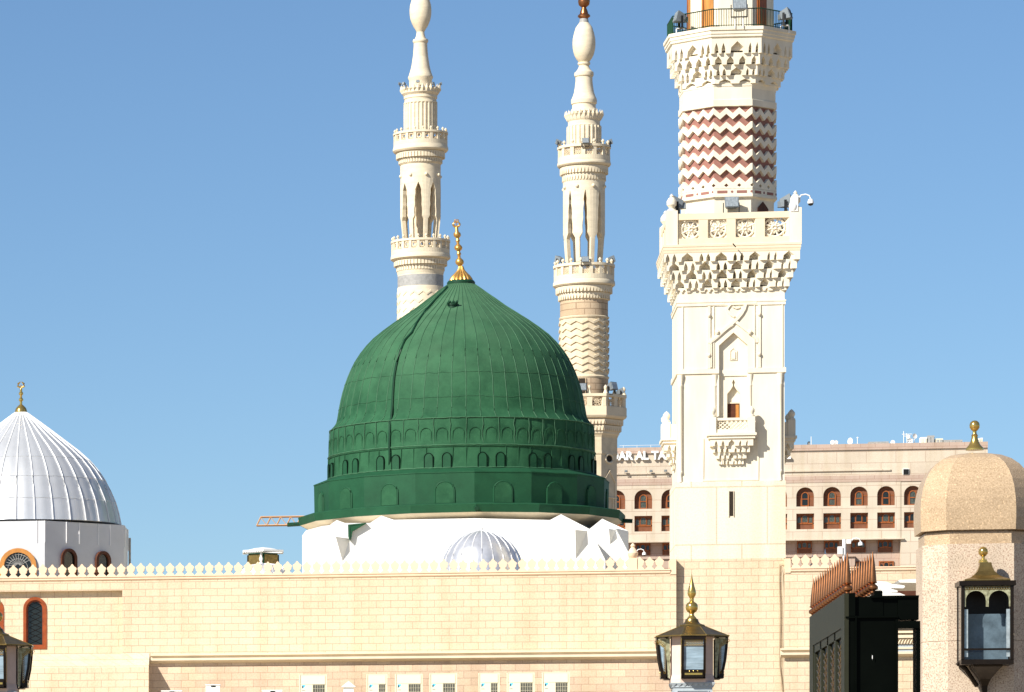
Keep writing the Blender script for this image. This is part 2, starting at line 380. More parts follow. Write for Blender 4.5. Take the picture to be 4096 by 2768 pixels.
# stone finial rising from the parapet at its right end
fx = wx(2532); b = B(); b.box(fx - .14, fx + .14, YW, YW + .26, Zcap1, Zcap1 + .42)
b.lathe(fx, YW + .13, [(.10, Zcap1 + .42), (.17, Zcap1 + .5), (.19, Zcap1 + .6), (.1, Zcap1 + .75), (.06, Zcap1 + .8), (.09, Zcap1 + .86), (.02, Zcap1 + .95)], 16)
b.build('pinnacle', PARA, wall)
# windows of the recess
for px, hw, a, c in WN:
    x0, x1 = X(px - hw, YR), X(px + hw, YR); xm = (x0 + x1) / 2; H = (x1 - x0) / 2
    f = B(); archframe(f, xm, zwb + .003, zwt, H, .11, YR - .03, YR + .25, 14); archframe(f, xm, zwb + .11, zwt - .11, H - .11, .055, YR + .06, YR + .2, 14)
    fo = f.build('window', RED, wall)
    gl = B(); gl.xz(arch(xm, zwb + .1, zwt - .1, H - .1, 14), YR + .16, YR + .19); gl.build('pane', GLASSD, fo)
    lt = B()
    for k in range(9):
        for s_ in (-1, 1):
            zz = zwb + .2 + k * .2; a0 = (xm - .24, YR + .15, zz); lt.bar((xm - .22 * s_, YR + .15, zz), (xm + .22 * s_, YR + .15, zz + .2), .012)
    lt.build('lattice', BRONZE, fo)
# roof slab of the mosque behind the parapet
b = B(); b.box(XL, XR2, YW + 1.3, 250, Zcap0 - 1.2, Zcap0 - .7); b.build('roof', LIME, wall)
# lower annex roof in front of the wall
ax0, ax1 = X(560, 168), X(2620, 168); ZA = Z(1700, 2800, 163.9)
an = thing('annex_building', 'low cream annex roof along the foot of the ashlar wall, carrying the air conditioners', 'building', ((ax0 + ax1) / 2, 168, 0))
b = B(); b.box(ax0, ax1, 164, YW - .8, 0, ZA - .25); b.build('wall', BR, an)
b = B(); b.box(ax0 - .05, ax1 + .05, 163.9, YW - .8, ZA - .245, ZA); b.build('roof', LIME, an)
# cables and pipe beside the tower recess
def cable(pts, r, name, label, m=WIRE, cat='cable', Y=YW - .04):
    b = B(); b.tube([(X(px, Y), Y, Z(px, py, Y)) for px, py in pts], r, 6); p = pts[-1]
    tag(b.build(name, m, None, (X(p[0], Y), Y, 0)), label, cat)
YC = YT - .11
cable([(3134, 2256), (3119, 2258), (3117, 2330), (3121, 2440), (3119, 2560), (3119, 2660), (3131, 2770)], .014, 'wall_cable', 'thin grey cable looping down the brick recess, leftmost of the bundle beside the tower', Y=YC)
cable([(3135, 2262), (3128, 2290), (3127, 2400), (3128, 2520), (3128, 2620), (3136, 2770)], .011, 'wall_cable', 'thin grey cable in the middle of the bundle down the brick recess', Y=YC)
cable([(3136, 2268), (3131, 2300), (3135, 2420), (3137, 2600), (3136, 2700), (3140, 2765)], .028, 'wall_pipe', 'thick grey pipe strapped in the brick corner right of the tower', PIPE, 'pipe', Y=YC)
# ------------------------------------------------------------------ air conditioners on the annex roof
YAC = 171.5
def aircon(px0, px1, pytop, wide):
    x0, x1 = X(px0, YAC), X(px1, YAC); zt = Z(px0, pytop, YAC); z0 = ZA; W_ = x1 - x0; H = zt - z0
    t = thing('air_conditioner', 'x', 'air conditioner', ((x0 + x1) / 2, YAC, z0), 'outdoor air conditioners along the wall foot')
    b = B(); e = .035
    b.box(x0 + e, x1 - e, YAC + .02, YAC + .8, z0 + .08, zt - .02); b.box(x0, x1, YAC + .01, YAC + .82, zt - .02, zt)
    b.build('casing', ACW, t)
    pb = B(); pb.box(x0 + .055, x1 - .055, YAC - .01, YAC + .02, zt - .345, zt - .03); pb.build('top_panel', ACW, t)
    gx0 = x0 + W_ * (.50 if wide else .60)
    lp = B(); lp.box(x0 + .055, gx0 - .012, YAC - .012, YAC + .02, z0 + .1, zt - .355); lp.build('service_panel', ACW, t)
    gb = B(); gb.box(gx0, x1 - .07, YAC + .008, YAC + .019, z0 + .1, zt - .36); go = gb.build('coil', ACG, t)
    gr = B(); n = 6 if wide else 4
    for k in range(n): xx = gx0 + (x1 - .07 - gx0) * k / (n - 1); gr.bar((xx, YAC - .008, z0 + .1), (xx, YAC - .008, zt - .365), .007)
    for k in range(6): gr.bar((gx0, YAC - .008, zt - .37 - k * .13), (x1 - .07, YAC - .008, zt - .37 - k * .13), .006)
    gr.build('grille', ACW, go)
    for xx in (x0, x1 - e):
        st = B(); st.box(xx, xx + e, YAC - .02, YAC + .03, z0, zt); st.build('corner_post', ACW, t)
    mk = B(); lx, lz = x0 + .1, zt - .37
    mk.xz([(lx, lz - .0), (lx + .13, lz), (lx + .07, lz - .09), (lx, lz - .12)], YAC - .016, YAC - .012); mk.build('emblem', BLUE, t)
    mk = B(); mk.xz([(lx, lz - .04), (lx + .05, lz - .02), (lx + .03, lz - .10), (lx, lz - .12)], YAC - .019, YAC - .0165); mk.build('emblem', BLACK, t)
    for k in range(4):
        mk = B() if k == 0 else mk; mk.box(lx + k * .028, lx + k * .028 + .018, YAC - .016, YAC - .0125, lz - .21, lz - .18)
    mk.build('lettering', FLOODM, t)
    mk = B(); mk.box(lx + .01, lx + .05, YAC - .016, YAC - .0125, lz - .36, lz - .34); mk.build('warning_mark', PINKST, t)
    return t
ACs = [(1197, 1307, 2699, 1), (1466, 1549, 2697, 0), (1580, 1690, 2696, 1), (1718, 1828, 2694, 1), (1914, 1998, 2692, 0), (2027, 2138, 2691, 1), (2168, 2278, 2690, 1)]
LB = ['wide cream air conditioner standing alone left of the pyramid capped vent', 'narrow cream air conditioner just right of the pyramid capped vent', 'wide cream air conditioner between the first narrow unit and another wide one',
      'wide cream air conditioner at the middle of the row, left of the long gap', 'narrow cream air conditioner right of the long gap in the row', 'wide cream air conditioner between the second narrow unit and the last unit', 'wide cream air conditioner at the right end of the row']
for a, l in zip(ACs, LB): t = aircon(a[0], a[1], a[2], a[3]); t['label'] = l
# vents
x0, x1 = X(1374, YAC), X(1414, YAC); xm = (x0 + x1) / 2; zt = Z(1394, 2748, YAC)
t = thing('roof_vent', 'small white vent with a pyramid cap between two air conditioners', 'vent', (xm, YAC, ZA))
b = B(); b.box(x0, x1, YAC, YAC + (x1 - x0), ZA, zt - .002); b.build('duct', WHITE, t)
b = B(); e = .08; ym = YAC + (x1 - x0) / 2; zz = Z(1394, 2724, YAC)
b.add([(x0 - e, YAC - e, zt), (x1 + e, YAC - e, zt), (x1 + e, YAC + x1 - x0 + e, zt), (x0 - e, YAC + x1 - x0 + e, zt), (xm, ym, zz)], [(0, 3, 2, 1), (0, 1, 4), (1, 2, 4), (2, 3, 4), (3, 0, 4)])
b.build('cap', WHITE, t)
def cab(p0, p1, py, label):
    x0, x1 = X(p0, YAC), X(p1, YAC); zt = Z(p0, py, YAC)
    t = thing('roof_cabinet', label, 'cabinet', ((x0 + x1) / 2, YAC, ZA))
    b = B(); b.box(x0, x1, YAC, YAC + .4, ZA, zt - .03); b.build('body', WHITE, t)
    b = B(); b.box(x0 - .02, x1 + .02, YAC - .03, YAC + .43, zt - .028, zt); b.build('lid', WHITE, t)
    b = B(); b.box((x0 + x1) / 2 - .06, (x0 + x1) / 2 + .1, YAC - .02, YAC - .002, zt - .09, zt - .04); b.build('vent_slot', BLACK, t)
cab(823, 879, 2738, 'small white cabinet with a dark slot under its lid, right of the sloping shadow')
cab(646, 726, 2762, 'white flat box barely rising into the picture beside the buttress')
cab(1049, 1128, 2760, 'white box with a slotted top just left of the first air conditioner')
# ------------------------------------------------------------------ round minarets
def corbel(b, cx, cy, mp_n, tiers, zigd=0, mk=None, kind='box', nb=48, ph=0):
    # tiers: (r_top, r_bot, z_top, z_bot)
    for (ro, ri, zt, zb) in tiers:
        mp_ = mcirc(cx, cy, 0, nb, ph); h = zt - zb
        b.lathe(cx, cy, [(ri, zb), (ri, zt)], nb)
        b.lathe(cx, cy, [(ro, zt - h * .22), (ro, zt)], nb, cap=True)
        for i in range(nb):
            if kind == 'box': b.bay(mp_, i + .22, i + .98, zb, zt - h * .2, ri - .02, ro, [(0, 0), (1, 0), (1, 1), (0, 1)])
            else: b.bay(mp_, i, i + 1, zb, zt - h * .2, ri - .02, ro, [(.28, 0), (.72, 0), (1, .85), (1, 1), (0, 1), (0, .85)])
def gallery(b, cx, cy, r, z0, z1, n, ph, rin, hcol, hmid, wave=True):
    # n piers carrying pointed arches
    K = 16; prf = []
    for k in range(K + 1):
        t = k / K
        if t < .34: h = hcol
        elif t < .36: h = hcol * 1.7
        elif t < .80: h = hmid * (1 + .35 * (t - .36) / .44) + (.03 if k % 3 == 0 else 0)
        elif t < .93: h = hmid * 1.35 + (.5 - hmid * 1.35) * ((t - .80) / .13) ** 1.3
        else: h = .5
        prf.append((min(h, .5), z0 + (z1 - z0) * t, t))
    for i in range(n):
        vs = []; fs = []
        for h, z, t in prf:
            ro = r * (.90 + .1 * min(1, t / .36)); ri = ro * .80
            for q in (-1, -.5, 0, .5, 1):
                a = ph + 2 * pi * (i + q * h) / n; vs.append((cx + ro * cos(a), cy + ro * sin(a), z))
            for q in (1, .5, 0, -.5, -1):
                a = ph + 2 * pi * (i + q * h) / n; vs.append((cx + ri * cos(a), cy + ri * sin(a), z))
        for k in range(K): fs += [(k * 10 + j, k * 10 + (j + 1) % 10, (k + 1) * 10 + (j + 1) % 10, (k + 1) * 10 + j) for j in range(10)]
        fs += [tuple(range(9, -1, -1)), tuple(K * 10 + j for j in range(10))]
        b.add(vs, fs)
def parapet(t, cx, cy, r, z0, z1, n, ph, m, kind, name='balcony'):
    h = z1 - z0; b = B()
    ring = lambda a, c, ro, ri: b.add(*ringmesh(cx, cy, ri, ro, a, c, 64))
    ring(z0, z0 + h * .30, r, r - .25); ring(z1 - h * .16, z1, r + .04, r - .25)
    mp_ = mcirc(cx, cy, r, n, ph)
    for i in range(n): b.bay(mp_, i - .17, i + .17, z0 + h * .29, z1 - h * .15, -.22, 0, [(0, 0), (1, 0), (1, 1), (0, 1)])
    for k in range(n):
        a = ph + 2 * pi * (k + (0 if kind == 'ring' else 0)) / n; s_ = h * .11
        b.lathe(cx + (r - .1) * cos(a), cy + (r - .1) * sin(a), [(s_ * .6, z1), (s_ * .45, z1 + s_ * .8), (s_ * .9, z1 + s_ * 1.4), (s_ * .9, z1 + s_ * 2.1), (.005, z1 + s_ * 3)], 8)
    o = b.build(name, m, t)
    q = B()
    for i in range(n):
        za, zb = z0 + h * .29, z1 - h * .15; A = [mp_(i + .17 + .66 * u, za + (zb - za) * v, -.12) for u, v in ((0, 0), (1, 0), (1, 1), (0, 1))]
        if kind == 'ring':
            pts = []
            for j in range(9):
                an = 2 * pi * j / 8; pts.append(mp_(i + .5 + .24 * cos(an), (za + zb) / 2 + (zb - za) * .36 * sin(an), -.10))
            q.tube(pts, .055 * r / 2, 5, False)
            for u, v in ((.22, .5), (.78, .5), (.5, .08), (.5, .92)): pass
            for u0, v0, u1, v1 in ((0, 0, .24, .24), (1, 0, .76, .24), (0, 1, .24, .76), (1, 1, .76, .76)):
                q.tube([mp_(i + .17 + .66 * u0, za + (zb - za) * v0, -.1), mp_(i + .17 + .66 * u1, za + (zb - za) * v1, -.1)], .05 * r / 2, 4, False)
        else:
            for k in range(-3, 5):
                for s_ in (0, 1):
                    c0 = []
                    for tt in (0, 1):
                        u = k / 4 + tt; v = tt
                        c0.append((u, v))
                    (ua, va), (ub, vb) = c0
                    if ua < 0: va += -ua; ua = 0
                    if ub > 1: vb -= ub - 1; ub = 1
                    if vb <= va: continue
                    if s_: ua, ub = 1 - ua, 1 - ub
                    q.tube([mp_(i + .17 + .66 * ua, za + (zb - za) * va, -.1), mp_(i + .17 + .66 * ub, za + (zb - za) * vb, -.1)], .022 * r / 2, 4, False)
    q.build('lattice', CREAM, o)
    return o
def ringmesh(cx, cy, ri, ro, z0, z1, n):
    vs = []
    for i in range(n):
        a = 2 * pi * i / n
        vs += [(cx + ri * cos(a), cy + ri * sin(a), z0), (cx + ro * cos(a), cy + ro * sin(a), z0), (cx + ro * cos(a), cy + ro * sin(a), z1), (cx + ri * cos(a), cy + ri * sin(a), z1)]
    fs = []
    for i in range(n):
        a = 4 * i; c = 4 * ((i + 1) % n)
        fs += [(a + k, a + (k + 1) % 4, c + (k + 1) % 4, c + k) for k in range(4)]
    return vs, fs
def crown(b, cx, cy, r0, r1, z0, z1, n):
    # flared crown of pointed leaves
    h = z1 - z0
    b.lathe(cx, cy, [(r0 * .96, z0), (r1 * .97, z0 + h * .25), (r1 * .97, z0 + h * .6)], 48)
    for i in range(n):
        a0, a1, am = (2 * pi * (i + q) / n for q in (.04, .96, .5))
        P = lambda a, r, z: (cx + r * cos(a), cy + r * sin(a), z)
        b.add([P(a0, r1, z0 + h * .62), P(a1, r1, z0 + h * .62), P(am, r1 * 1.03, z1), P(am, r1 * 1.08, z0 + h * .55), P(am, r0, z0 + h * .05), P(am, r1 * .9, z0 + h * .62)],
              [(0, 3, 2), (3, 1, 2), (0, 4, 3), (4, 1, 3), (0, 2, 5), (2, 1, 5), (0, 5, 4), (5, 1, 4)])
flute = lambda n, d: (lambda a, z: 1 - d * (1 if (a * n / (2 * pi)) % 1 < .55 else 0))
# left minaret
def LM():
    px, Y = 1682, 380.; cx = X(px, Y); m = M(px, Y); z = lambda py: Z(px, py, Y); R = lambda hw: hw * m
    t = thing('minaret', 'slender round minaret with a blue grey band, left of the green dome', 'minaret', (cx, Y, 0))
    P = lambda pts: [(R(h), z(y)) for h, y in reversed(pts)]
    b = B(); b.lathe(cx, Y, P([(12, -60), (25, -40), (36, 0), (42, 22), (43.6, 42), (43, 60), (40, 78), (35, 92), (29, 106), (22, 116), (15.5, 128)]), 40); b.build('bulb', LIME, t)
    b = B(); b.lathe(cx, Y, P([(15.5, 128.2), (16, 134), (18, 145), (21, 152), (22, 156), (29, 158), (31, 163), (31, 167), (29, 171), (27, 174), (27.5, 190), (30, 223), (34, 250), (38, 272), (43, 290), (47, 302), (50, 308), (50, 313), (46, 320), (45, 340), (45, 375)]), 40); b.build('spire', LIME, t)
    b = B(); crown(b, cx, Y, R(68), R(77), z(386), z(343), 28); b.lathe(cx, Y, P([(67, 385), (67, 396), (64, 398), (64, 409), (66, 411)]), 48); b.build('crown', LIME, t)
    b = B(); b.lathe(cx, Y, P([(67.5, 411), (67.5, 416)]), 96); b.lathe(cx, Y, P([(67.5, 416.2), (67.5, 530)]), 240, mod=flute(26, .06)); b.build('fluted_drum', LIME, t)
    parapet(t, cx, Y, R(108), z(584), z(534), 20, .1, LIME, 'ring')
    b = B(); b.lathe(cx, Y, P([(108, 584.2), (109, 592), (111, 596), (111, 604), (106, 610), (98, 612)]), 64); corbel(b, cx, Y, 0, [(R(98), R(93), z(613), z(637)), (R(88), R(83.5), z(638), z(656))]); b.lathe(cx, Y, P([(86, 656), (84, 660), (81, 661)]), 48); b.build('corbel', LIME, t)
    b = B(); b.lathe(cx, Y, P([(81, 661), (80.5, 725)]), 48)
    gallery(b, cx, Y, R(81), z(960), z(722), 8, -pi / 2 + .28, 0, .13, .22)
    for k in range(8): a = -pi / 2 + .28 + 2 * pi * k / 8; b.sph((cx + R(82) * cos(a), Y + R(82) * sin(a), z(707)), R(7), 10)
    b.build('gallery', LIME, t)
    b = B(); b.lathe(cx, Y, P([(30, 700), (30, 960)]), 20); b.build('stair_core', CREAMD, t)
    parapet(t, cx, Y, R(117), z(1020), z(965), 22, .06, LIME, 'ring')
    b = B(); b.lathe(cx, Y, P([(117, 1020.2), (118, 1024), (119.5, 1028), (119.5, 1038), (112, 1043), (107, 1044)]), 64); corbel(b, cx, Y, 0, [(R(107), R(101), z(1044.5), z(1066)), (R(97), R(92), z(1067), z(1086))]); b.lathe(cx, Y, P([(95, 1086), (92, 1100)]), 48); b.build('corbel', LIME, t)
    b = B(); b.lathe(cx, Y, P([(91.5, 1100.2), (91.5, 1106)]), 64); b.lathe(cx, Y, P([(91.5, 1150), (93, 1155), (93, 1500), (94, 2400)]), 64)
    mp_ = mcirc(cx, Y, R(92), 1)
    for k in range(9): b.zig(mp_, 0, 1, 17, z(1190 + 32 * k), R(14), R(8), -.1, R(3.5))
    b.build('shaft', LIME, t)
    b = B(); b.lathe(cx, Y, P([(91.8, 1106.2), (91.8, 1149.8)]), 64); b.build('band', GREYST, t)
    return t, cx, Y, m, z, R
t1 = LM()
def MM():
    px, Y = 2336, 330.; cx = X(px, Y); m = M(px, Y); z = lambda py: Z(px, py, Y); R = lambda hw: hw * m
    t = thing('minaret', 'slender round minaret with a bronze finial, between the green dome and square tower', 'minaret', (cx, Y, 0))
    P = lambda pts: [(R(h), z(y)) for h, y in reversed(pts)]
    b = B(); b.lathe(cx, Y, P([(8, -30), (15, -20), (23, -2), (24, 8), (21, 20), (13, 27), (9, 30), (11, 36), (15, 45), (17, 55), (25, 62), (25, 67), (17, 73), (16, 75)]), 28); b.build('finial', COPPER, t)
    b = B(); b.lathe(cx, Y, P([(16, 75.2), (17, 78), (19, 91)]), 28); b.build('collar', GREYST, t)
    b = B(); b.lathe(cx, Y, P([(19, 91.2), (22, 95), (33, 110), (40, 132), (45, 155), (46, 172), (45.5, 190), (43, 205), (39, 220), (32, 234), (24, 245), (20, 249)]), 40); b.build('bulb', LIME, t)
    b = B(); b.lathe(cx, Y, P([(20, 249.2), (25, 251), (25, 258), (21, 261), (20, 266), (25, 277), (33, 287), (38, 290), (39, 297), (38, 305), (34, 309), (34, 325), (36, 345), (40, 370), (46, 388), (51, 398), (52, 405), (51, 416), (47, 419), (47, 432), (52, 440), (56, 450)]), 40); b.build('spire', LIME, t)
    b = B(); crown(b, cx, Y, R(68), R(74), z(486), z(444), 26); b.lathe(cx, Y, P([(64, 484), (64, 500), (66, 507)]), 48); b.build('crown', LIME, t)
    b = B(); b.lathe(cx, Y, P([(70, 508), (70, 590)]), 240, mod=flute(24, .07)); b.build('fluted_drum', LIME, t)
    parapet(t, cx, Y, R(105), z(650), z(588), 14, .16, LIME, 'lattice')
    b = B(); b.lathe(cx, Y, P([(105, 650.2), (107, 656), (107.6, 662), (104, 668), (100, 670)]), 64); corbel(b, cx, Y, 0, [(R(97), R(92), z(671), z(700)), (R(88), R(84), z(701), z(727))], kind='arch', nb=44); b.lathe(cx, Y, P([(86, 727), (84.5, 731)]), 48); b.build('corbel', LIME, t)
    b = B(); b.lathe(cx, Y, P([(84.4, 731), (84, 770)]), 48)
    gallery(b, cx, Y, R(84), z(1055), z(745), 8, -pi / 2 + .42, 0, .14, .29)
    for k in range(8): a = -pi / 2 + .42 + 2 * pi * k / 8; b.sph((cx + R(86) * cos(a), Y + R(86) * sin(a), z(753)), R(7.5), 10)
    b.build('gallery', LIME, t)
    parapet(t, cx, Y, R(121), z(1127), z(1063), 18, .03, LIME, 'lattice')
    b = B(); b.lathe(cx, Y, P([(121, 1127.2), (124, 1132), (124.5, 1144), (118, 1150)]), 64); corbel(b, cx, Y, 0, [(R(114), R(108), z(1151), z(1177)), (R(104), R(98), z(1178), z(1203))], kind='arch', nb=50); b.lathe(cx, Y, P([(101, 1203), (97, 1206)]), 48); b.build('corbel', LIME, t)
    b = B(); b.lathe(cx, Y, P([(96, 1206.2), (96, 1269.8)]), 64); b.build('masonry_band', BR2, t)
    b = B(); b.lathe(cx, Y, P([(97, 1520), (98, 1640)]), 64); b.build('masonry_base', BR2, t)
    b = B(); b.lathe(cx, Y, P([(98, 1270), (101, 1273), (98.5, 1279)]), 64); b.lathe(cx, Y, P([(95.5, 1279.2), (95.5, 1508)]), 64); b.lathe(cx, Y, P([(97, 1508.2), (101, 1513), (98, 1519.8)]), 64)
    mp_ = mcirc(cx, Y, R(95.5), 1)
    for k in range(8): b.zig(mp_, 0, 1, 13, z(1305 + 27.5 * k), R(12), R(10), -.1, R(6))
    b.build('shaft', CREAMD, t)
    b = B(); b.bay(mp_, .714, .752, z(1585), z(1523), 0, R(4), [(0, 0), (1, 0), (1, 1), (0, 1)], 3); o = b.build('doorway', DARK, t)
    b = B(); b.bay(mp_, .708, .7135, z(1585), z(1521), 0, R(6.5), [(0, 0), (1, 0), (1, 1), (0, 1)]); b.bay(mp_, .7525, .758, z(1585), z(1521), 0, R(6.5), [(0, 0), (1, 0), (1, 1), (0, 1)]); b.build('door_frame', BR2, o)
    # octagonal balcony
    rot = -pi / 2 + .105; O = regpoly(cx, Y, R(159), 8, rot); mp8 = mpoly(O); b = B()
    z0, z1 = z(1677), z(1589); h = z1 - z0
    polyring(b, mp8, 8, z0, z0 + h * .42, -.3, R(3)); polyring(b, mp8, 8, z0 + h * .42 + .001, z0 + h * .44, -.3, 0); polyring(b, mp8, 8, z1 - h * .13, z1, -.3, R(3))
    for i in range(8):
        for u0, u1 in ((0, .10), (.42, .58), (.90, .999)): b.bay(mp8, i + u0, i + u1, z0 + h * .43, z1 - h * .12, -.25, 0, [(0, 0), (1, 0), (1, 1), (0, 1)])
        for u0 in (.03, .5):
            q = mp8(i + u0, z1, -.12); s_ = h * .14
            b.lathe(q[0], q[1], [(s_ * .8, z1), (s_ * .7, z1 + s_ * .3), (s_ * .35, z1 + s_ * 1.2), (s_ * .55, z1 + s_ * 1.6), (s_ * .55, z1 + s_ * 2.2), (.01, z1 + s_ * 2.8)], 10)
    o = b.build('balcony', CREAM, t); q = B()
    for i in range(8):
        for u0 in (.10, .58):
            za, zb = z0 + h * .44, z1 - h * .13; c_ = (za + zb) / 2; hh = (zb - za) / 2; f = lambda a, v: mp8(i + u0 + .16 + a * .16, c_ + v * hh, -.1)
            for rr in (.45, .85): q.tube([f(rr * cos(2 * pi * j / 12), rr * sin(2 * pi * j / 12)) for j in range(13)], R(1.0), 4, False)
            for j in range(8): a = 2 * pi * j / 8 + .2; q.tube([f(.12 * cos(a), .12 * sin(a)), f(1.15 * cos(a + .35), 1.05 * sin(a + .35))], R(.9), 4, False)
    q.build('lattice', CREAM, o)
    b = B(); polyloft(b, mp8, 8, [(-R(31), z(1753)), (-R(24), z(1744)), (-R(24), z(1712)), (-R(17), z(1710)), (-R(17), z(1689)), (-R(6), z(1685)), (R(0), z(1682)), (R(4), z(1675)), (R(4), z(1672))])
    O2 = regpoly(cx, Y, R(145), 8, rot); mq8 = mpoly(O2)
    for j, (zt, zb, d) in enumerate(((z(1689), z(1709), 5), (z(1713), z(1734), -2))):
        for i in range(8):
            nbay = 9
            for k in range(nbay): b.bay(mq8, i + k / nbay, i + (k + 1) / nbay - 1e-6, zb, zt, R(d - 9), R(d), [(.28, 0), (.72, 0), (1, .8), (1, 1), (0, 1), (0, .8)])
    b.build('corbel', CREAM, t)
    O3 = regpoly(cx, Y, R(125), 8, rot); m3 = mpoly(O3); b = B()
    polyloft(b, m3, 8, [(0, 0), (0, z(1827)), (R(3), z(1826)), (R(3), z(1816)), (R(1.5), z(1815)), (R(1.5), z(1760)), (R(5), z(1752))]); b.build('octagonal_base', CREAMD, t)
    # round oculus and pointed niche on the facet that shows right of the dome
    fi = 0
    best = max(range(8), key=lambda i: (m3(i + .5, 0, 0)[0] - cx) - .3 * abs(m3(i + .5, 0, 0)[1] - Y) if m3(i + .5, 0, 0)[1] < Y - .5 else -99)
    def fp(u, zz, d): return m3(best + u, zz, d)
    b = B(); pts = [fp(.5 + .24 * cos(2 * pi * j / 20), z(1843) + R(18) * sin(2 * pi * j / 20), R(1)) for j in range(21)]; b.tube(pts, R(4.5), 8); b.build('oculus_frame', CREAM, t)
    b = B(); b.ext([fp(.5 + .17 * cos(2 * pi * j / 16), z(1843) + R(13) * sin(2 * pi * j / 16), R(.4)) for j in range(16)], [fp(.5 + .17 * cos(2 * pi * j / 16), z(1843) + R(13) * sin(2 * pi * j / 16), R(1.5)) for j in range(16)]); b.build('oculus', DARK, t)
    b = B()
    for A in ([(.12, 2060), (.12, 1938), (.5, 1890), (.88, 1938), (.88, 2060)],): b.tube([fp(u, z(y), R(2)) for u, y in A], R(3.6), 5, False)
    for u in (.28, .72): b.tube([fp(u, z(2060), R(2)), fp(u, z(2000), R(2))], R(2.4), 6)
    b.tube([fp(.05, z(1998), R(3)), fp(.95, z(1998), R(3))], R(3), 4, False)
    b.build('niche_frame', CREAM, t)
    return t, cx, Y, m, z, R
t2 = MM()
# ------------------------------------------------------------------ floodlights
def floodlight():
    t = thing('floodlight', 'x', 'floodlight', (0, 0, 0)); b = B()
    a = [(-.24, -.22, .22), (.24, -.22, .22), (.24, -.12, .60), (-.24, -.12, .60)]; c = [(-.15, .12, .20), (.15, .12, .20), (.15, .18, .44), (-.15, .18, .44)]
    b.ext(a, c); b.box(-.09, .09, .10, .24, .2, .38); b.build('housing', FLOODM, t)
    g = B(); k = .86; g.ext([(x * k, y - .015, .41 + (zz - .41) * k) for x, y, zz in a], [(x * k, y + .005, .41 + (zz - .41) * k) for x, y, zz in a]); go = g.build('glass', FLOODG, t)
    r = B()
    for q in range(7): xx = -.2 + q * .4 / 6; r.bar((xx, -.238, .25), (xx, -.148, .56), .006)
    r.build('ribs', FLOODM, go)
    br = B(); br.box(-.28, -.255, -.04, .04, 0, .4); br.box(.255, .28, -.04, .04, 0, .4); br.box(-.28, .28, -.05, .05, -.03, 0); br.build('yoke', BLACK, t)
    return t
FL = floodlight(); FL_used = []
def put_flood(px, py, Y, rz, s, label, group=None):
    o = place(FL, (X(px, Y), Y, Z(px, py, Y)), rz, s, label=label, group=group or 'floodlights on the minaret balconies'); return o
_, c2x, Y2, _, _, _ = t2
put_flood(2340, 1062, Y2 - 2.0, .1, 1.0, 'floodlight standing mid front on the gallery balcony of the minaret beside the dome')
put_flood(2238, 1063, Y2 - .3, -2.2, 1.15, 'floodlight turned inward at the left of the gallery balcony on the minaret beside the dome')
put_flood(2442, 1063, Y2 - .3, 1.9, 1.15, 'floodlight at the right of the gallery balcony on the minaret beside the dome')
put_flood(2341, 586, Y2 - 1.8, .1, .95, 'floodlight before the fluted drum of the minaret beside the dome')
put_flood(2236, 588, Y2 - .3, -1.9, .9, 'small floodlight left of the fluted drum of the minaret beside the dome')
put_flood(2436, 588, Y2 - .3, 1.9, .9, 'small floodlight right of the fluted drum of the minaret beside the dome')
put_flood(2324, 1580, Y2 - 2.6, .2, 1.3, 'floodlight at the green dome edge, in front of the dark doorway of the middle minaret')
put_flood(2446, 1578, Y2 - 2.0, .9, 1.4, 'large floodlight on the octagonal balcony of the middle minaret')
put_flood(2480, 1590, Y2 - .6, 1.7, 1.1, 'floodlight at the right corner of the octagonal balcony of the middle minaret')
for px, rz, l in ((1600, -1.8, 'tiny dark floodlight at the left outside the leaf crown of the left minaret'), (1616, -.9, 'tiny dark floodlight left of the spire on the left minaret crown'), (1671, .1, 'tiny dark floodlight in front of the spire on the left minaret crown'), (1731, .9, 'tiny dark floodlight right of the spire on the left minaret crown'), (1761, 1.8, 'tiny dark floodlight at the right outside the leaf crown of the left minaret')):
    o = put_flood(px, 345 if px != 1671 else 336, t1[2] - (1.2 if 1610 < px < 1740 else 0), rz, .55, l, 'tiny floodlights on the left minaret crown')
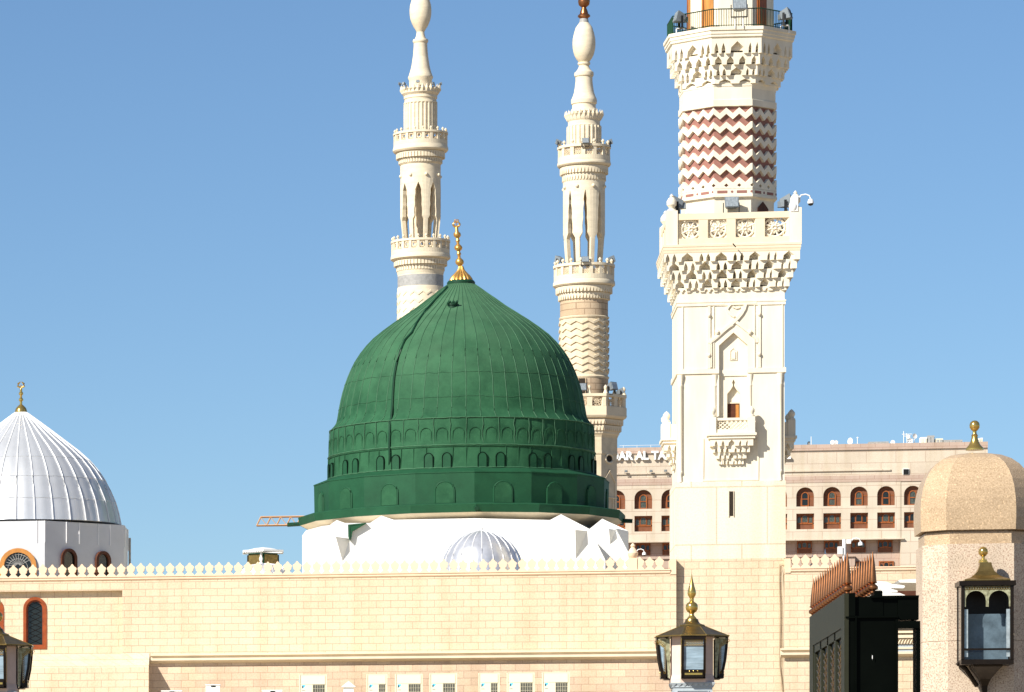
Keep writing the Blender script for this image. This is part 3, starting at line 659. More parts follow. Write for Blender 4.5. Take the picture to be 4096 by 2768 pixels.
# ------------------------------------------------------------------ hotel
YH = 500.
def HOTEL_():
    hx = lambda px: X(px, YH); hz = lambda px, py: Z(px, py, YH); W0, W1 = hx(2330), hx(3603); W2 = hx(3951)
    t = thing('hotel_building', 'wide beige hotel block with brown arched windows and white roof lettering, behind the tower', 'hotel', (hx(3200), YH, 0))
    ztop = hz(3167, 1780); zb1 = hz(3167, 1804); zl = hz(3167, 1886); zp1, zp0 = hz(3167, 1906), hz(3167, 1932)
    za1 = hz(3221, 1949); za0 = hz(3221, 2026); zr1, zr0 = hz(3221, 2054), hz(3221, 2117); zled = hz(3221, 2157); zl1, zl0 = hz(3221, 2161), hz(3221, 2210)
    zq1, zq0 = hz(3554, 2241), hz(3554, 2299)
    pitch = 107.9; cs = [3221 + pitch * k for k in range(-8, 5)]; hw = 35.8; Y1 = YH + .6
    b = B(); b.box(W0, W2, Y1 + .0, YH + 20, zled - .1, ztop - .01); b.box(W0, W2, Y1 + 1.01, YH + 20, 0, zled - .101); b.box(W1 + .01, W2, Y1, Y1 + 1.0, 0, zled - .101); b.build('core_wall', HOTEL, t)
    f = B(); f.box(W0, W2, YH, Y1, zb1 + .002, ztop - .001 - (ztop - zb1)); 
    f = B(); f.box(W0, W2, YH + .03, Y1, zp1, zb1); f.box(W0, W1, YH, Y1, za1, zp0); f.box(W0, W1, YH, Y1, zr1, za0); f.box(W0, W1, YH, Y1, zled, zr0)
    for i, c in enumerate(cs):
        xl, xr = hx(c - hw), hx(c + hw); nx = hx(cs[i + 1] - hw) if i + 1 < len(cs) else W1
        if c + hw > 3603: 
            continue
        nx = min(nx, W1)
        f.box(xr, nx, YH, Y1, za0, za1); f.box(xr, nx, YH, Y1, zr0, zr1)
        ar = arch((xl + xr) / 2, za1 - (xr - xl) / 2, za1 - .0, (xr - xl) / 2, 12)
        f.xz([(xl, za1 + .001)] + ar + [(xr, za1 + .001)], YH + .002, Y1)
    # right wing
    c = 3652.; xl, xr = hx(c - hw), hx(c + hw)
    f.box(W1 + .01, xl, YH + .05, Y1, 0, zp0); f.box(xr, W2, YH + .05, Y1, 0, zp0); f.box(xl, xr, YH + .05, Y1, 0, zr0); f.box(xl, xr, YH + .05, Y1, zr1, za0)
    ar = arch((xl + xr) / 2, za1 - (xr - xl) / 2, za1, (xr - xl) / 2, 12); f.xz([(xl, zp0)] + ar + [(xr, zp0)], YH + .052, Y1)
    f.build('facade', HOTEL, t)
    f = B(); f.box(W0, W2, YH - .12, Y1, zb1, ztop); f.box(W0, W2, YH - .04, Y1, zp0, zp1); f.build('pink_band', HOTELP, t)
    f = B(); f.box(W0, W1 - 1, YH - .12, YH + .1, zl - .05, zl + .1); f.build('string_course', HOTEL, t)
    f = B(); f.box(W0, W1 + .3, YH - .25, Y1, zled - .12, zled - .002); f.build('canopy_ledge', HOTEL, t)
    # lower recessed floors
    f = B(); f.box(W0, W1, Y1 + .5, Y1 + 1, 0, zled - .12); f.build('lower_wall', HOTELP, t)
    f = B(); zz = hz(3300, 2228); f.box(W0, hx(3420), Y1 - .6, Y1 + .4, zz - 1.0, zz); f.box(W0, hx(3420), Y1 - .8, Y1 + .5, zz + .001, zz + .25); f.build('terrace_wall', HOTELP, t)
    def win(kind, c, z0, z1, hw_, y):
        x0, x1 = hx(c - hw_), hx(c + hw_); xm = (x0 + x1) / 2; H = (x1 - x0) / 2; b = B()
        if kind == 'arch':
            b.xz(arch(xm, z0 + .01, z1 - .01, H - .01, 12), y, y + .1); w_ = b.build('window', HWIN, t)
            f = B(); fw = H * .44; zt = z1 - (z1 - z0) * .22; archframe(f, xm, z0 + .03, zt, fw, .11, y - .1, y - .001, 8); f.box(xm - fw + .1, xm + fw - .1, y - .1, y - .001, z0 + (zt - z0) * .48, z0 + (zt - z0) * .48 + .1); f.build('frame', WOOD, w_)
            p = B(); p.xz(arch(xm, z0 + .1, zt - .08, fw - .08, 8), y - .04, y - .002); p.build('pane', GLASSH if random.random() < .75 else GLASSD, w_)
            s_ = B(); s_.box(x0 + .02, xm - fw, y - .03, y - .001, z0 + (z1 - z0) * .52, z0 + (z1 - z0) * .55); s_.box(xm + fw, x1 - .02, y - .03, y - .001, z0 + (z1 - z0) * .52, z0 + (z1 - z0) * .55); s_.build('moulding', WOOD, w_)
        else:
            b.box(x0 + .01, x1 - .01, y, y + .1, z0 + .01, z1 - .01); w_ = b.build('window', HWIN, t); Hh = z1 - z0
            f = B(); f.box(x0 + .02, x1 - .02, y - .06, y - .001, z0 + Hh * .34, z0 + Hh * .42); f.box(x0 + .02, x0 + .12, y - .06, y - .001, z0 + .02, z1 - .02); f.box(x1 - .12, x1 - .02, y - .06, y - .001, z0 + .02, z1 - .02); f.box(x0 + .12, x1 - .12, y - .06, y - .001, z1 - .14, z1 - .02)
            archframe(f, xm, z0 + Hh * .42, z1 - .1, H * .38, .07, y - .08, y - .001, 8)
            f.build('frame', WOOD, w_); p = B(); p.xz(arch(xm, z0 + Hh * .42, z1 - .15, H * .33, 8), y - .04, y - .002)
            for s_ in (-1, 1): p.xz(arch(xm + s_ * H * .66, z0 + Hh * .42, z1 - Hh * .22, H * .18, 6), y - .04, y - .002)
            p.build('pane', GLASSH if random.random() < .4 else GLASSD, w_)
    for c in cs:
        if c > 3700: continue
        win('arch', c, za0, za1, hw, Y1 - .15); win('sq', c, zr0, zr1, hw, Y1 - .15)
        if c < 3600: win('sq', c, zl0, zl1, 30, Y1 + .4)
    win('sq', 3549, zq0, zq1, 30, Y1 + .4); win('sq', 3441, zq0, zq1, 30, Y1 + .4)
    b = B(); b.box(hx(3611), hx(3636), YH - .1, YH + .02, hz(3620, 1899), hz(3620, 1875)); b.build('vent_frame', WHITE, t)
    b = B(); b.box(hx(3613), hx(3634), YH - .14, YH - .101, hz(3620, 1898), hz(3620, 1877)); b.build('vent_opening', BLACK, t)
    # lettering
    for txt, px0, px1 in (('DAR AL TAQWA', 2443, 2775), ('HOTEL', 2985, 3163)):
        cu = bpy.data.curves.new('t', 'FONT'); cu.body = txt; cu.size = 1; cu.extrude = .12; cu.offset = .045; cu.space_word = 1.1
        tmp = bpy.data.objects.new('t', cu); COL.objects.link(tmp); bpy.context.view_layer.update()
        me = bpy.data.meshes.new_from_object(tmp.evaluated_get(bpy.context.evaluated_depsgraph_get()))
        bpy.data.objects.remove(tmp); xsv = [v.co.x for v in me.vertices]; ysv = [v.co.y for v in me.vertices]
        w_ = hx(px1) - hx(px0); h_ = hz(2500, 1806) - hz(2500, 1848); sx = w_ / (max(xsv) - min(xsv)); sy = h_ / (max(ysv) - min(ysv))
        ox = hx(px0) - hx(3200)
        for v in me.vertices:
            x, y, z_ = v.co; v.co = (ox + (x - min(xsv)) * sx, -.17 - z_ * 1, hz(2500, 1848) + (y - min(ysv)) * sy)
        o = bpy.data.objects.new('sign_lettering', me); COL.objects.link(o); me.materials.clear(); me.materials.append(WHITE); o.parent = t
    b = B()
    for k in range(4): b.bar((hx(2495 + 55 * k), YH + 1, ztop), (hx(2495 + 55 * k), YH + 1, ztop + .32), .03)
    b.bar((hx(2480), YH + 1, ztop + .32), (hx(2700), YH + 1, ztop + .32), .03); b.build('roof_rail', WHITE, t)
    for c, l in ((2505, 'left'), (2605, 'mid'), (2663, 'right')):
        pass
    return t, hx, hz, ztop
HT, hx, hz, HZT = HOTEL_()
def hfl(px, py, l):
    o = place(FL, (hx(px), YH - .35, hz(px, py)), pi, .6, label=l, group='small floodlights on the hotel string course')
hfl(2504, 1895, 'small dark floodlight on the hotel ledge nearest the middle minaret'); hfl(2604, 1894, 'small dark floodlight on the hotel ledge below the lettering, between two others'); hfl(2662, 1893, 'small dark floodlight on the hotel ledge touching the square tower edge')
# rooftop equipment
def dish(px, py, r, rz, label, squash=1.):
    Y = YH + 2; x = hx(px) * Y / YH; z = CZ + (hz(px, py) - CZ) * Y / YH
    t = thing('satellite_dish', label, 'satellite dish', (x, Y, HZT), 'satellite dishes on the hotel roof')
    b = B(); pts = []
    b.lathe(x, Y, [(.02, -.0), (r * .5, .03 * r), (r * .8, .1 * r), (r, .2 * r), (r, .24 * r), (r * .78, .14 * r), (r * .45, .07 * r), (.02, .05 * r)], 24, cap=False)
    ca, sa = cos(rz), sin(rz)
    b.v = [(x + (vx - x) * ca * squash + (-vz) * sa * 1.0, Y - vz * ca - (vx - x) * sa, z + (vy - Y)) for vx, vy, vz in b.v]
    b.build('reflector', WHITE, t)
    b = B(); b.bar((x, Y + .1, HZT - .3), (x, Y + .1, z), .05); b.bar((x, Y + .05, z - r * .7), (x, Y - r * .6, z - r * .1), .03); b.build('mast', WHITE, t)
dish(3330, 1769, .22, .3, 'small white dish, left one of the touching pair on the hotel roof'); dish(3342, 1770, .24, -.2, 'small white dish, right one of the touching pair on the hotel roof')
dish(3403, 1765, .36, .9, 'tall narrow looking white dish standing alone on the hotel roof'); dish(3571, 1769, .22, .2, 'lone little white dish left of the antenna cluster')
dish(3641, 1763, .28, .2, 'lowest white dish of the antenna cluster on the hotel roof'); dish(3658, 1745, .27, -.5, 'upper right white dish of the antenna cluster on the hotel roof'); dish(3633, 1747, .2, .5, 'upper left white dish of the antenna cluster on the hotel roof')
def mast(px, py, label, arms=()):
    Y = YH + 1.5; x = hx(px) * Y / YH; z = CZ + (hz(px, py) - CZ) * Y / YH; b = B(); b.bar((x, Y, HZT - .2), (x, Y, z), .05)
    for dz, w_ in arms: b.bar((x - w_, Y, z - dz), (x + w_, Y, z - dz), .05)
    tag(b.build('antenna', WHITE, None, (x, Y, HZT)), label, 'antenna', 'antennas on the hotel roof')
mast(3245, 1746, 'thin white antenna pole nearest the tower on the hotel roof'); mast(3430, 1747, 'short antenna pole beside the tall dish', ((.1, .1),)); mast(3615, 1724, 'tallest thin antenna pole on the hotel roof'); mast(3628, 1733, 'antenna with cross arms at the dish cluster', ((.1, .5), (.3, .35)))
def unit(p0, p1, py, label, m=WHITE, Y=YH + 3, cat='roof unit', name='roof_unit'):
    x0, x1 = hx(p0) * Y / YH, hx(p1) * Y / YH; z = CZ + (hz(p0, py) - CZ) * Y / YH
    t = thing(name, label, cat, ((x0 + x1) / 2, Y, HZT)); b = B(); b.box(x0, x1, Y, Y + 1.2, HZT - .4, z); b.build('casing', m, t)
    b = B(); n = max(2, int((x1 - x0) / .5))
    for k in range(n): xa = x0 + (x1 - x0) * (k + .15) / n; b.box(xa, xa + (x1 - x0) * .7 / n, Y - .05, Y - .001, HZT, z - .12)
    b.build('louvre', ACW if m == WHITE else GREYST, t)
unit(3682, 1 + 3707, 1749, 'bright white roof unit right of the dish cluster'); unit(3711, 3738, 1742, 'tall grey roof unit, highest box on the hotel roof', GREYST); unit(3743, 3772, 1754, 'low pale roof unit right of the tall grey one', ACW)
unit(3774, 3850, 1760, 'long grey louvred duct on the hotel roof', GREYST, cat='duct', name='roof_duct'); unit(3908, 3920, 1753, 'small white roof box at the hotel corner, left of two'); unit(3922, 3931, 1751, 'small white roof box at the hotel corner, right of two')
unit(3475, 3555, 1767, 'long dark low screen on the hotel roof between two dishes', GREYST, cat='screen', name='roof_screen'); unit(3233, 3240, 1766, 'tiny dark box beside the thin pole on the hotel roof', BLACK)
# ------------------------------------------------------------------ crane
YK = 620.; kx = lambda px: X(px, YK); kz = lambda py: Z(1120, py, YK)
t = thing('tower_crane', 'orange lattice crane jib poking out left of the green dome cornice', 'crane', (kx(1420), YK, 0))
b = B(); n = 11; Pt, Pb = [], []
for i in range(n + 1):
    px = 1042 + i * 40; Pt.append((kx(px), YK, kz(2066 + .05 * i))); Pb.append((kx(px - 16), YK, kz(2100 + .05 * i)))
for A in (Pt, Pb): b.tube(A, .08, 4, False); b.tube([(x, y + 1.2, z) for x, y, z in A], .08, 4, False)
for i in range(n): b.bar(Pb[i], Pt[i], .06); b.bar(Pt[i], Pb[i + 1], .07); b.bar((Pb[i][0], YK + 1.2, Pb[i][2]), (Pt[i][0], YK + 1.2, Pt[i][2]), .1); b.bar(Pb[i], (Pb[i][0], YK + 1.2, Pb[i][2]), .08)
b.build('jib', ORANGE, t)
b = B(); x = kx(1420)
for dx in (-.7, .7):
    for dy in (0, 1.4): b.bar((x + dx, YK + dy, 0), (x + dx, YK + dy, kz(2060)), .14)
for k in range(30): z0 = k * kz(2060) / 30; z1 = (k + 1) * kz(2060) / 30; b.bar((x - .7, YK, z0), (x + .7, YK, z1), .08); b.bar((x + .7, YK + 1.4, z0), (x - .7, YK + 1.4, z1), .08)
b.build('mast', ORANGE, t)
# ------------------------------------------------------------------ green dome
def GD():
    px, Y = 1844., 192.; cx = X(px, Y); m = M(px, Y); z = lambda py: Z(px, py, Y); R = lambda hw: hw * m
    t = thing('green_dome', 'large green ribbed dome with a gilded finial over a white masonry base', 'dome', (cx, Y, 0))
    P = lambda pts: [(R(h), z(y)) for h, y in reversed(pts)]
    sil = [(48, 1130), (56, 1139), (80, 1156), (102, 1173), (140, 1200), (181, 1231), (228, 1262), (272, 1291), (315, 1322), (354, 1353), (382, 1382), (407, 1413), (426, 1442), (442, 1473), (455, 1503), (466, 1533), (475, 1562), (483, 1593), (489, 1623), (494, 1652), (498, 1676), (504, 1693), (514, 1706), (525, 1717)]
    b = B(); wob = lambda a, zz: 1 + .0006 * sin(a * 56) + .0012 * sin(a * 9 + zz)
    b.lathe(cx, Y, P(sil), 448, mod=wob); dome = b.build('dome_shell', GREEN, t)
    # seams
    rnd = random.Random(3); b = B()
    for k in range(56):
        a0 = 2 * pi * (k + .25) / 56; pts = []
        for i, (h, y) in enumerate(sil):
            a = a0 + rnd.uniform(-.0035, .0035) * (0 if i < 4 else 1); r = R(h) * (1.0 + .0006 + .0012 * sin(a * 9 + z(y))); pts.append((cx + r * cos(a), Y + r * sin(a), z(y) + .008))
        b.tube(pts, [.006 + .010 * min(1, i / 6) for i in range(len(pts))], 5)
    b.build('seams', GREENL, dome)
    b = B(); 
    for y, hw in ((1536, 467.6), (1634, 491.5)):
        b.tube([(cx + (R(hw) + .01) * cos(2 * pi * j / 112), Y + (R(hw) + .01) * sin(2 * pi * j / 112), z(y) + rnd.uniform(-.03, .03)) for j in range(113)], .006, 4)
    b.build('sheet_joints', GREENL, dome)
    # drum 1 with blind arches
    b = B(); b.lathe(cx, Y, P([(525, 1717.2), (527, 1722), (528, 1760), (531, 1800), (533, 1822)]), 288, mod=wob)
    b.lathe(cx, Y, P([(534, 1822.2), (536, 1827), (534, 1833)]), 224, mod=wob); drum = b.build('arcaded_drum', GREEN, t)
    b = B(); mp_ = mcirc(cx, Y, R(529), 52, .03)
    b.tube([mp_(52 * j / 208, z(1719 + rnd.uniform(-1, 1)), 0) for j in range(209)], .022, 5); b.tube([mp_(52 * j / 208, z(1826 + rnd.uniform(-1, 1)), R(6)) for j in range(209)], .025, 5)
    b.tube([mp_(52 * j / 208, z(1915 + rnd.uniform(-1, 1)), R(9)) for j in range(209)], .028, 5)
    for i in range(52):
        w_ = lambda: rnd.uniform(-.05, .05)
        b.tube([mp_(i + w_(), z(1720 + 25 * q), R(.4 + .8 * q)) for q in range(5)], .014, 5)
    b.build('drum_seams', GREENL, drum)
    b = B()
    for i in range(52):
        A = [(.16, 1808)] + [(.5 - .34 * cos(pi * q / 8), 1778 - 22 * sin(pi * q / 8)) for q in range(9)] + [(.84, 1808)]
        b.tube([mp_(i + u, z(y), R(2 + (y - 1750) * .03)) for u, y in A], [.003] + [.012] * 9 + [.003], 5)
    b.build('blind_arches', GREEN, drum)
    # drum 2 with paired windows
    b = B(); b.lathe(cx, Y, P([(531, 1833.2), (533, 1870), (536, 1917)]), 224, mod=wob); d2 = b.build('windowed_drum', GREEN, t)
    b = B(); m2 = mcirc(cx, Y, R(534), 16, -pi / 2 - .376)
    for i in range(64):
        u = i / 4 + .03
        if abs((u % 1) - .5) > .1: b.tube([m2(u, z(y), R(.5)) for y in (1834, 1868, 1915)], .014, 4)
    b.build('drum_seams', GREEN, d2)
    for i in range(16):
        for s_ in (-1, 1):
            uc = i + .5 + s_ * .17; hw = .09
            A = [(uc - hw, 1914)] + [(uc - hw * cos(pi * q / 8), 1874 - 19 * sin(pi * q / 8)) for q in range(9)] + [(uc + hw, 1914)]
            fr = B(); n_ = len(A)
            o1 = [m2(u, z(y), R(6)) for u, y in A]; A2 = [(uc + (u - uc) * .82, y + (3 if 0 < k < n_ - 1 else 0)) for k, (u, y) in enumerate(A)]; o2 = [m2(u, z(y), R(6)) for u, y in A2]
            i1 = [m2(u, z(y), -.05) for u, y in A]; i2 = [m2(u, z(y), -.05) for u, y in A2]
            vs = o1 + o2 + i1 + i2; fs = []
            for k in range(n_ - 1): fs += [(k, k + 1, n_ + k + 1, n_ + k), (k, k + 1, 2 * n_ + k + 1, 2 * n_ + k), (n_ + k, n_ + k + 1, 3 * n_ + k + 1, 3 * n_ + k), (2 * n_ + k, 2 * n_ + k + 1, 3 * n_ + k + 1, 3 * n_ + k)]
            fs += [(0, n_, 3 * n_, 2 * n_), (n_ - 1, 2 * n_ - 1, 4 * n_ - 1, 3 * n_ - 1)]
            fr.add(vs, fs); wn = fr.build('window', GSHADE, t)
            p = B(); p.ext([m2(u, z(y), .01) for u, y in A2], [m2(u, z(y), .05) for u, y in A2]); p.build('shutter', GREENB, wn)
    # sixteen sided drum
    rot = -pi / 2 - .118; O = regpoly(cx, Y, R(581), 16, rot); mp16 = mpoly(O)
    b = B(); polyloft(b, mp16, 16, [(-R(2), z(2060)), (0, z(1940)), (R(2), z(1939)), (R(2), z(1935)), (-R(44), z(1917)), (-R(60), z(1916))]); b.build('sixteen_sided_drum', GREENB, t)
    for i in range(16):
        c1, c2 = mp16(i, 0, 0), mp16(i + 1 - 1e-6, 0, 0)
        fr = B(); A = [(.34, 2056)] + [(.5 - .16 * cos(pi * q / 10), 2006 - 33 * sin(pi * q / 10)) for q in range(11)] + [(.66, 2056)]
        fr.tube([mp16(i + u, z(y), R(.5)) for u, y in A], .035, 5); wn = fr.build('blind_window', GREENB, t)
        p = B(); A2 = [(.5 + (u - .5) * .92, y + (2 if 0 < k < 12 else 0)) for k, (u, y) in enumerate(A)]; p.ext([mp16(i + u, z(y), .012) for u, y in A2], [mp16(i + u, z(y), .04) for u, y in A2]); p.build('panel', GREEN, wn)
    # cornice
    OC = regpoly(cx, Y, R(638), 16, rot); mc = mpoly(OC)
    b = B(); polyloft(b, mc, 16, [(-R(60), z(2097)), (R(0), z(2097)), (R(6), z(2067)), (R(3), z(2064)), (-R(59), z(2056)), (-R(90), z(2056))]); b.build('cornice', GREENB, t)
    b = B(); polyloft(b, mc, 16, [(-R(190), z(2150)), (-R(110), z(2130)), (-R(45), z(2112)), (-R(3), z(2097.3))]); b.build('soffit', CREAM, t)
    for px_, py_, dx, dy in ((1903, 2032, .12, -1), (1188, 2096, -1, -.1), (2490, 2082, 1, -.1)):
        if dy == -1: q = (X(px_, Y - R(638)), Y - R(638), Z(px_, py_, Y - R(638)))
        else: q = (X(px_, Y), Y, Z(px_, py_, Y))
        b = B(); b.tube([(q[0] - dx * .2, q[1] - dy * .2, q[2]), (q[0] + dx * .38, q[1] + dy * .38, q[2] - .03)], .085, 10); b.build('drain_spout', GREEND, t)
    # white base: drum plus folded stone shoulders
    YB = 185.4; bx = lambda p: X(p, YB); bz = lambda p, y: Z(p, y, YB)
    zr = Zcap0 - .7
    bs = B(); O = regpoly(cx, Y, R(545), 16, rot); bs.xy(O, zr, z(2112)); bs.build('base_drum', MARB, t)
    bs = B()
    def blk(pts, y0, y1, px_of=bx): bs.xz([(X(p, y0), zr if y is None else Z(p, y, y0)) for p, y in pts], y0, y1)
    blk([(1322, None), (1322, 2098), (1347, 2080), (1380, 2092), (1480, 2092), (1526, 2063), (1575, 2079), (1900, 2073), (2200, 2080), (2244, 2057), (2360, 2117), (2421, 2240), (2421, None)], YB + .3, YB + 2.2)
    blk([(1209, None), (1209, 2142), (1224, 2122), (1290, 2104), (1326, 2100), (1326, None)], YB + 2.6, YB + 12)
    blk([(2350, None), (2350, 2122), (2409, 2075), (2514, 2124), (2514, None)], YB + 2.6, YB + 11)
    bs.build('white_shoulders', WHITE, t)
    def wedge(A, Bp, C, prd, y0, extra=None):   # triangular fold whose right facet turns from the sun
        w_ = B(); f = lambda p, d=0: (X(p[0], y0), y0 - d, Z(p[0], p[1], y0))
        vs = [f(A), f(Bp), f(C), f(A, prd)]; w_.add(vs, [(0, 3, 1), (0, 2, 3), (3, 2, 1), (0, 1, 2)]); w_.build('fold', WHITE, t)
    wedge((2299, 2123), (2349, 2123), (2303, 2237), .52, YB + .3); wedge((2434, 2118), (2462, 2118), (2440, 2178), .36, YB + 2.6); wedge((2462, 2118), (2513, 2124), (2513, 2210), .65, YB + 2.6)
    wedge((1343, 2150), (1398, 2154), (1370, 2246), .56, YB + .3)
    # green framed corner opening
    w_ = B(); y0 = YB + .22; f = lambda pts: w_.xz([(X(p, y0), Z(p, y, y0)) for p, y in pts], y0 - .12, y0 + .07)
    f([(1392, 2099), (1465, 2092), (1462, 2096), (1402, 2104)]); f([(1392, 2099.5), (1402, 2104.5), (1401, 2165), (1393, 2148)]); f([(1403, 2106), (1460, 2097), (1410, 2126), (1404, 2160)]); w_.build('green_flashing', GREENB, t)
    # collar, gilded base and finial (axis leans with the dome)
    zf = lambda py: Z(1836, py, Y); cf = X(1836, Y)
    b = B(); b.lathe(cx, Y, P([(46, 1122), (52, 1124), (57, 1131), (56, 1141)]), 40); b.build('collar', GREEND, t)
    b = B(); lob = lambda a, zz: 1 + .09 * abs(cos(a * 9)) * min(1, (zf(1075) - zz) * 3 if zz < zf(1075) else 0)
    b.lathe(cx, Y, [(R(h), z(y)) for h, y in reversed([(8, 1064), (10, 1068), (14, 1080), (24, 1092), (35, 1103), (43, 1115), (46, 1125), (44, 1128)])], 216, mod=lambda a, zz: .93 + .13 * abs(cos(a * 8.0))); b.build('ribbed_base', GOLD, t)
    prf_ = [(5, 908), (6, 911), (7, 925), (8, 928), (13, 931), (15, 937), (14.5, 942), (11, 948), (7, 951), (6, 954), (8, 960), (9, 964), (6, 968), (6, 976), (8, 978), (14, 984), (16.5, 991), (14, 998), (8, 1003), (6, 1006), (8, 1012), (9.5, 1016), (6.5, 1020), (6, 1030), (9, 1034), (15, 1040), (17.5, 1048), (15, 1056), (9, 1061), (7, 1066)]
    ax = lambda y: cx + M(px, Y) * (1826 - 1840) * (1066 - y) / 160
    b = B(); P2 = list(reversed(prf_)); n = 24; vs = []; fs = []
    for h, y in P2: vs += [(ax(y) - .04 + R(h) * cos(2 * pi * k / n), Y + R(h) * sin(2 * pi * k / n), z(y)) for k in range(n)]
    for j in range(len(P2) - 1): fs += [(j * n + k, j * n + (k + 1) % n, (j + 1) * n + (k + 1) % n, (j + 1) * n + k) for k in range(n)]
    b.add(vs, fs, True); fo = b.build('finial', GOLD, t)
    b = B(); c_ = (ax(905) - .04, Y, z(897))
    b.tube([(c_[0] + R(13) * cos(a) * 1.0, Y, c_[2] + R(10) * sin(a)) for a in [radians(-250 + k * 20) for k in range(17)]], [.02 + .03 * sin(pi * k / 16) for k in range(17)], 6)
    b.tube([(c_[0] + R(7) * cos(a), Y, z(882) + R(6) * sin(a)) for a in [radians(120 + k * 20) for k in range(16)]], [.015 + .02 * sin(pi * k / 15) for k in range(16)], 6)
    b.bar((c_[0], Y, z(908)), (c_[0], Y, z(876)), .02); b.build('crescent', GOLD, fo)
    # small dark hatch near the apex
    hY = Y - R(215); hxp = lambda p, y: (X(p, hY), hY, Z(p, y, hY)); b = B(); q0 = hxp(1795, 1246); q1 = hxp(1826, 1228)
    b.lathe((q0[0] + q1[0]) / 2, hY + .15, [(.17, q0[2] - .25), (.17, q1[2] + .08), (.21, q1[2] + .09), (.21, q1[2] + .17), (.15, q1[2] + .2)], 14)
    for k in range(6): b.sph(((q0[0] + q1[0]) / 2 - .18 + .07 * k, hY - .02, q1[2] + .16 + .05 * (k % 2)), .05, 6)
    b.build('hatch', GREEND, t)
    # rope down the left side
    rp = [(1790, 1148), (1772, 1168), (1740, 1200), (1700, 1245), (1668, 1290), (1648, 1330), (1620, 1360), (1603, 1400), (1588, 1450), (1578, 1500), (1573, 1560), (1570, 1620), (1566, 1670), (1560, 1700), (1558, 1770), (1560, 1830), (1558, 1885)]
    pts = []
    full = sil + [(528, 1760), (534, 1827), (536, 1917)]
    def surf(p, y):   # nearest point of the dome seen at this pixel
        best = None
        for k in range(400):
            yy = Y - R(540) + R(540) * k / 400; xx = X(p, yy) - cx; zz = Z(p, y, yy)
            for i in range(len(full) - 1):
                za, zb = z(full[i][1]), z(full[i + 1][1])
                if zb <= zz <= za:
                    r = R(full[i][0] + (full[i + 1][0] - full[i][0]) * (za - zz) / (za - zb)); 
                    if xx * xx + (yy - Y) ** 2 <= r * r: return (xx * 1.004 + cx, yy - .05, zz)
                    break
        return (X(p, Y - 2), Y - 2, z(y))
    pts = [surf(p, y) for p, y in rp]
    b = B(); b.tube(pts, .045, 6); tag(b.build('safety_rope', GREEND, None, pts[-1]), 'dark green rope hanging down the left side of the green dome', 'rope')
    return t
GD()
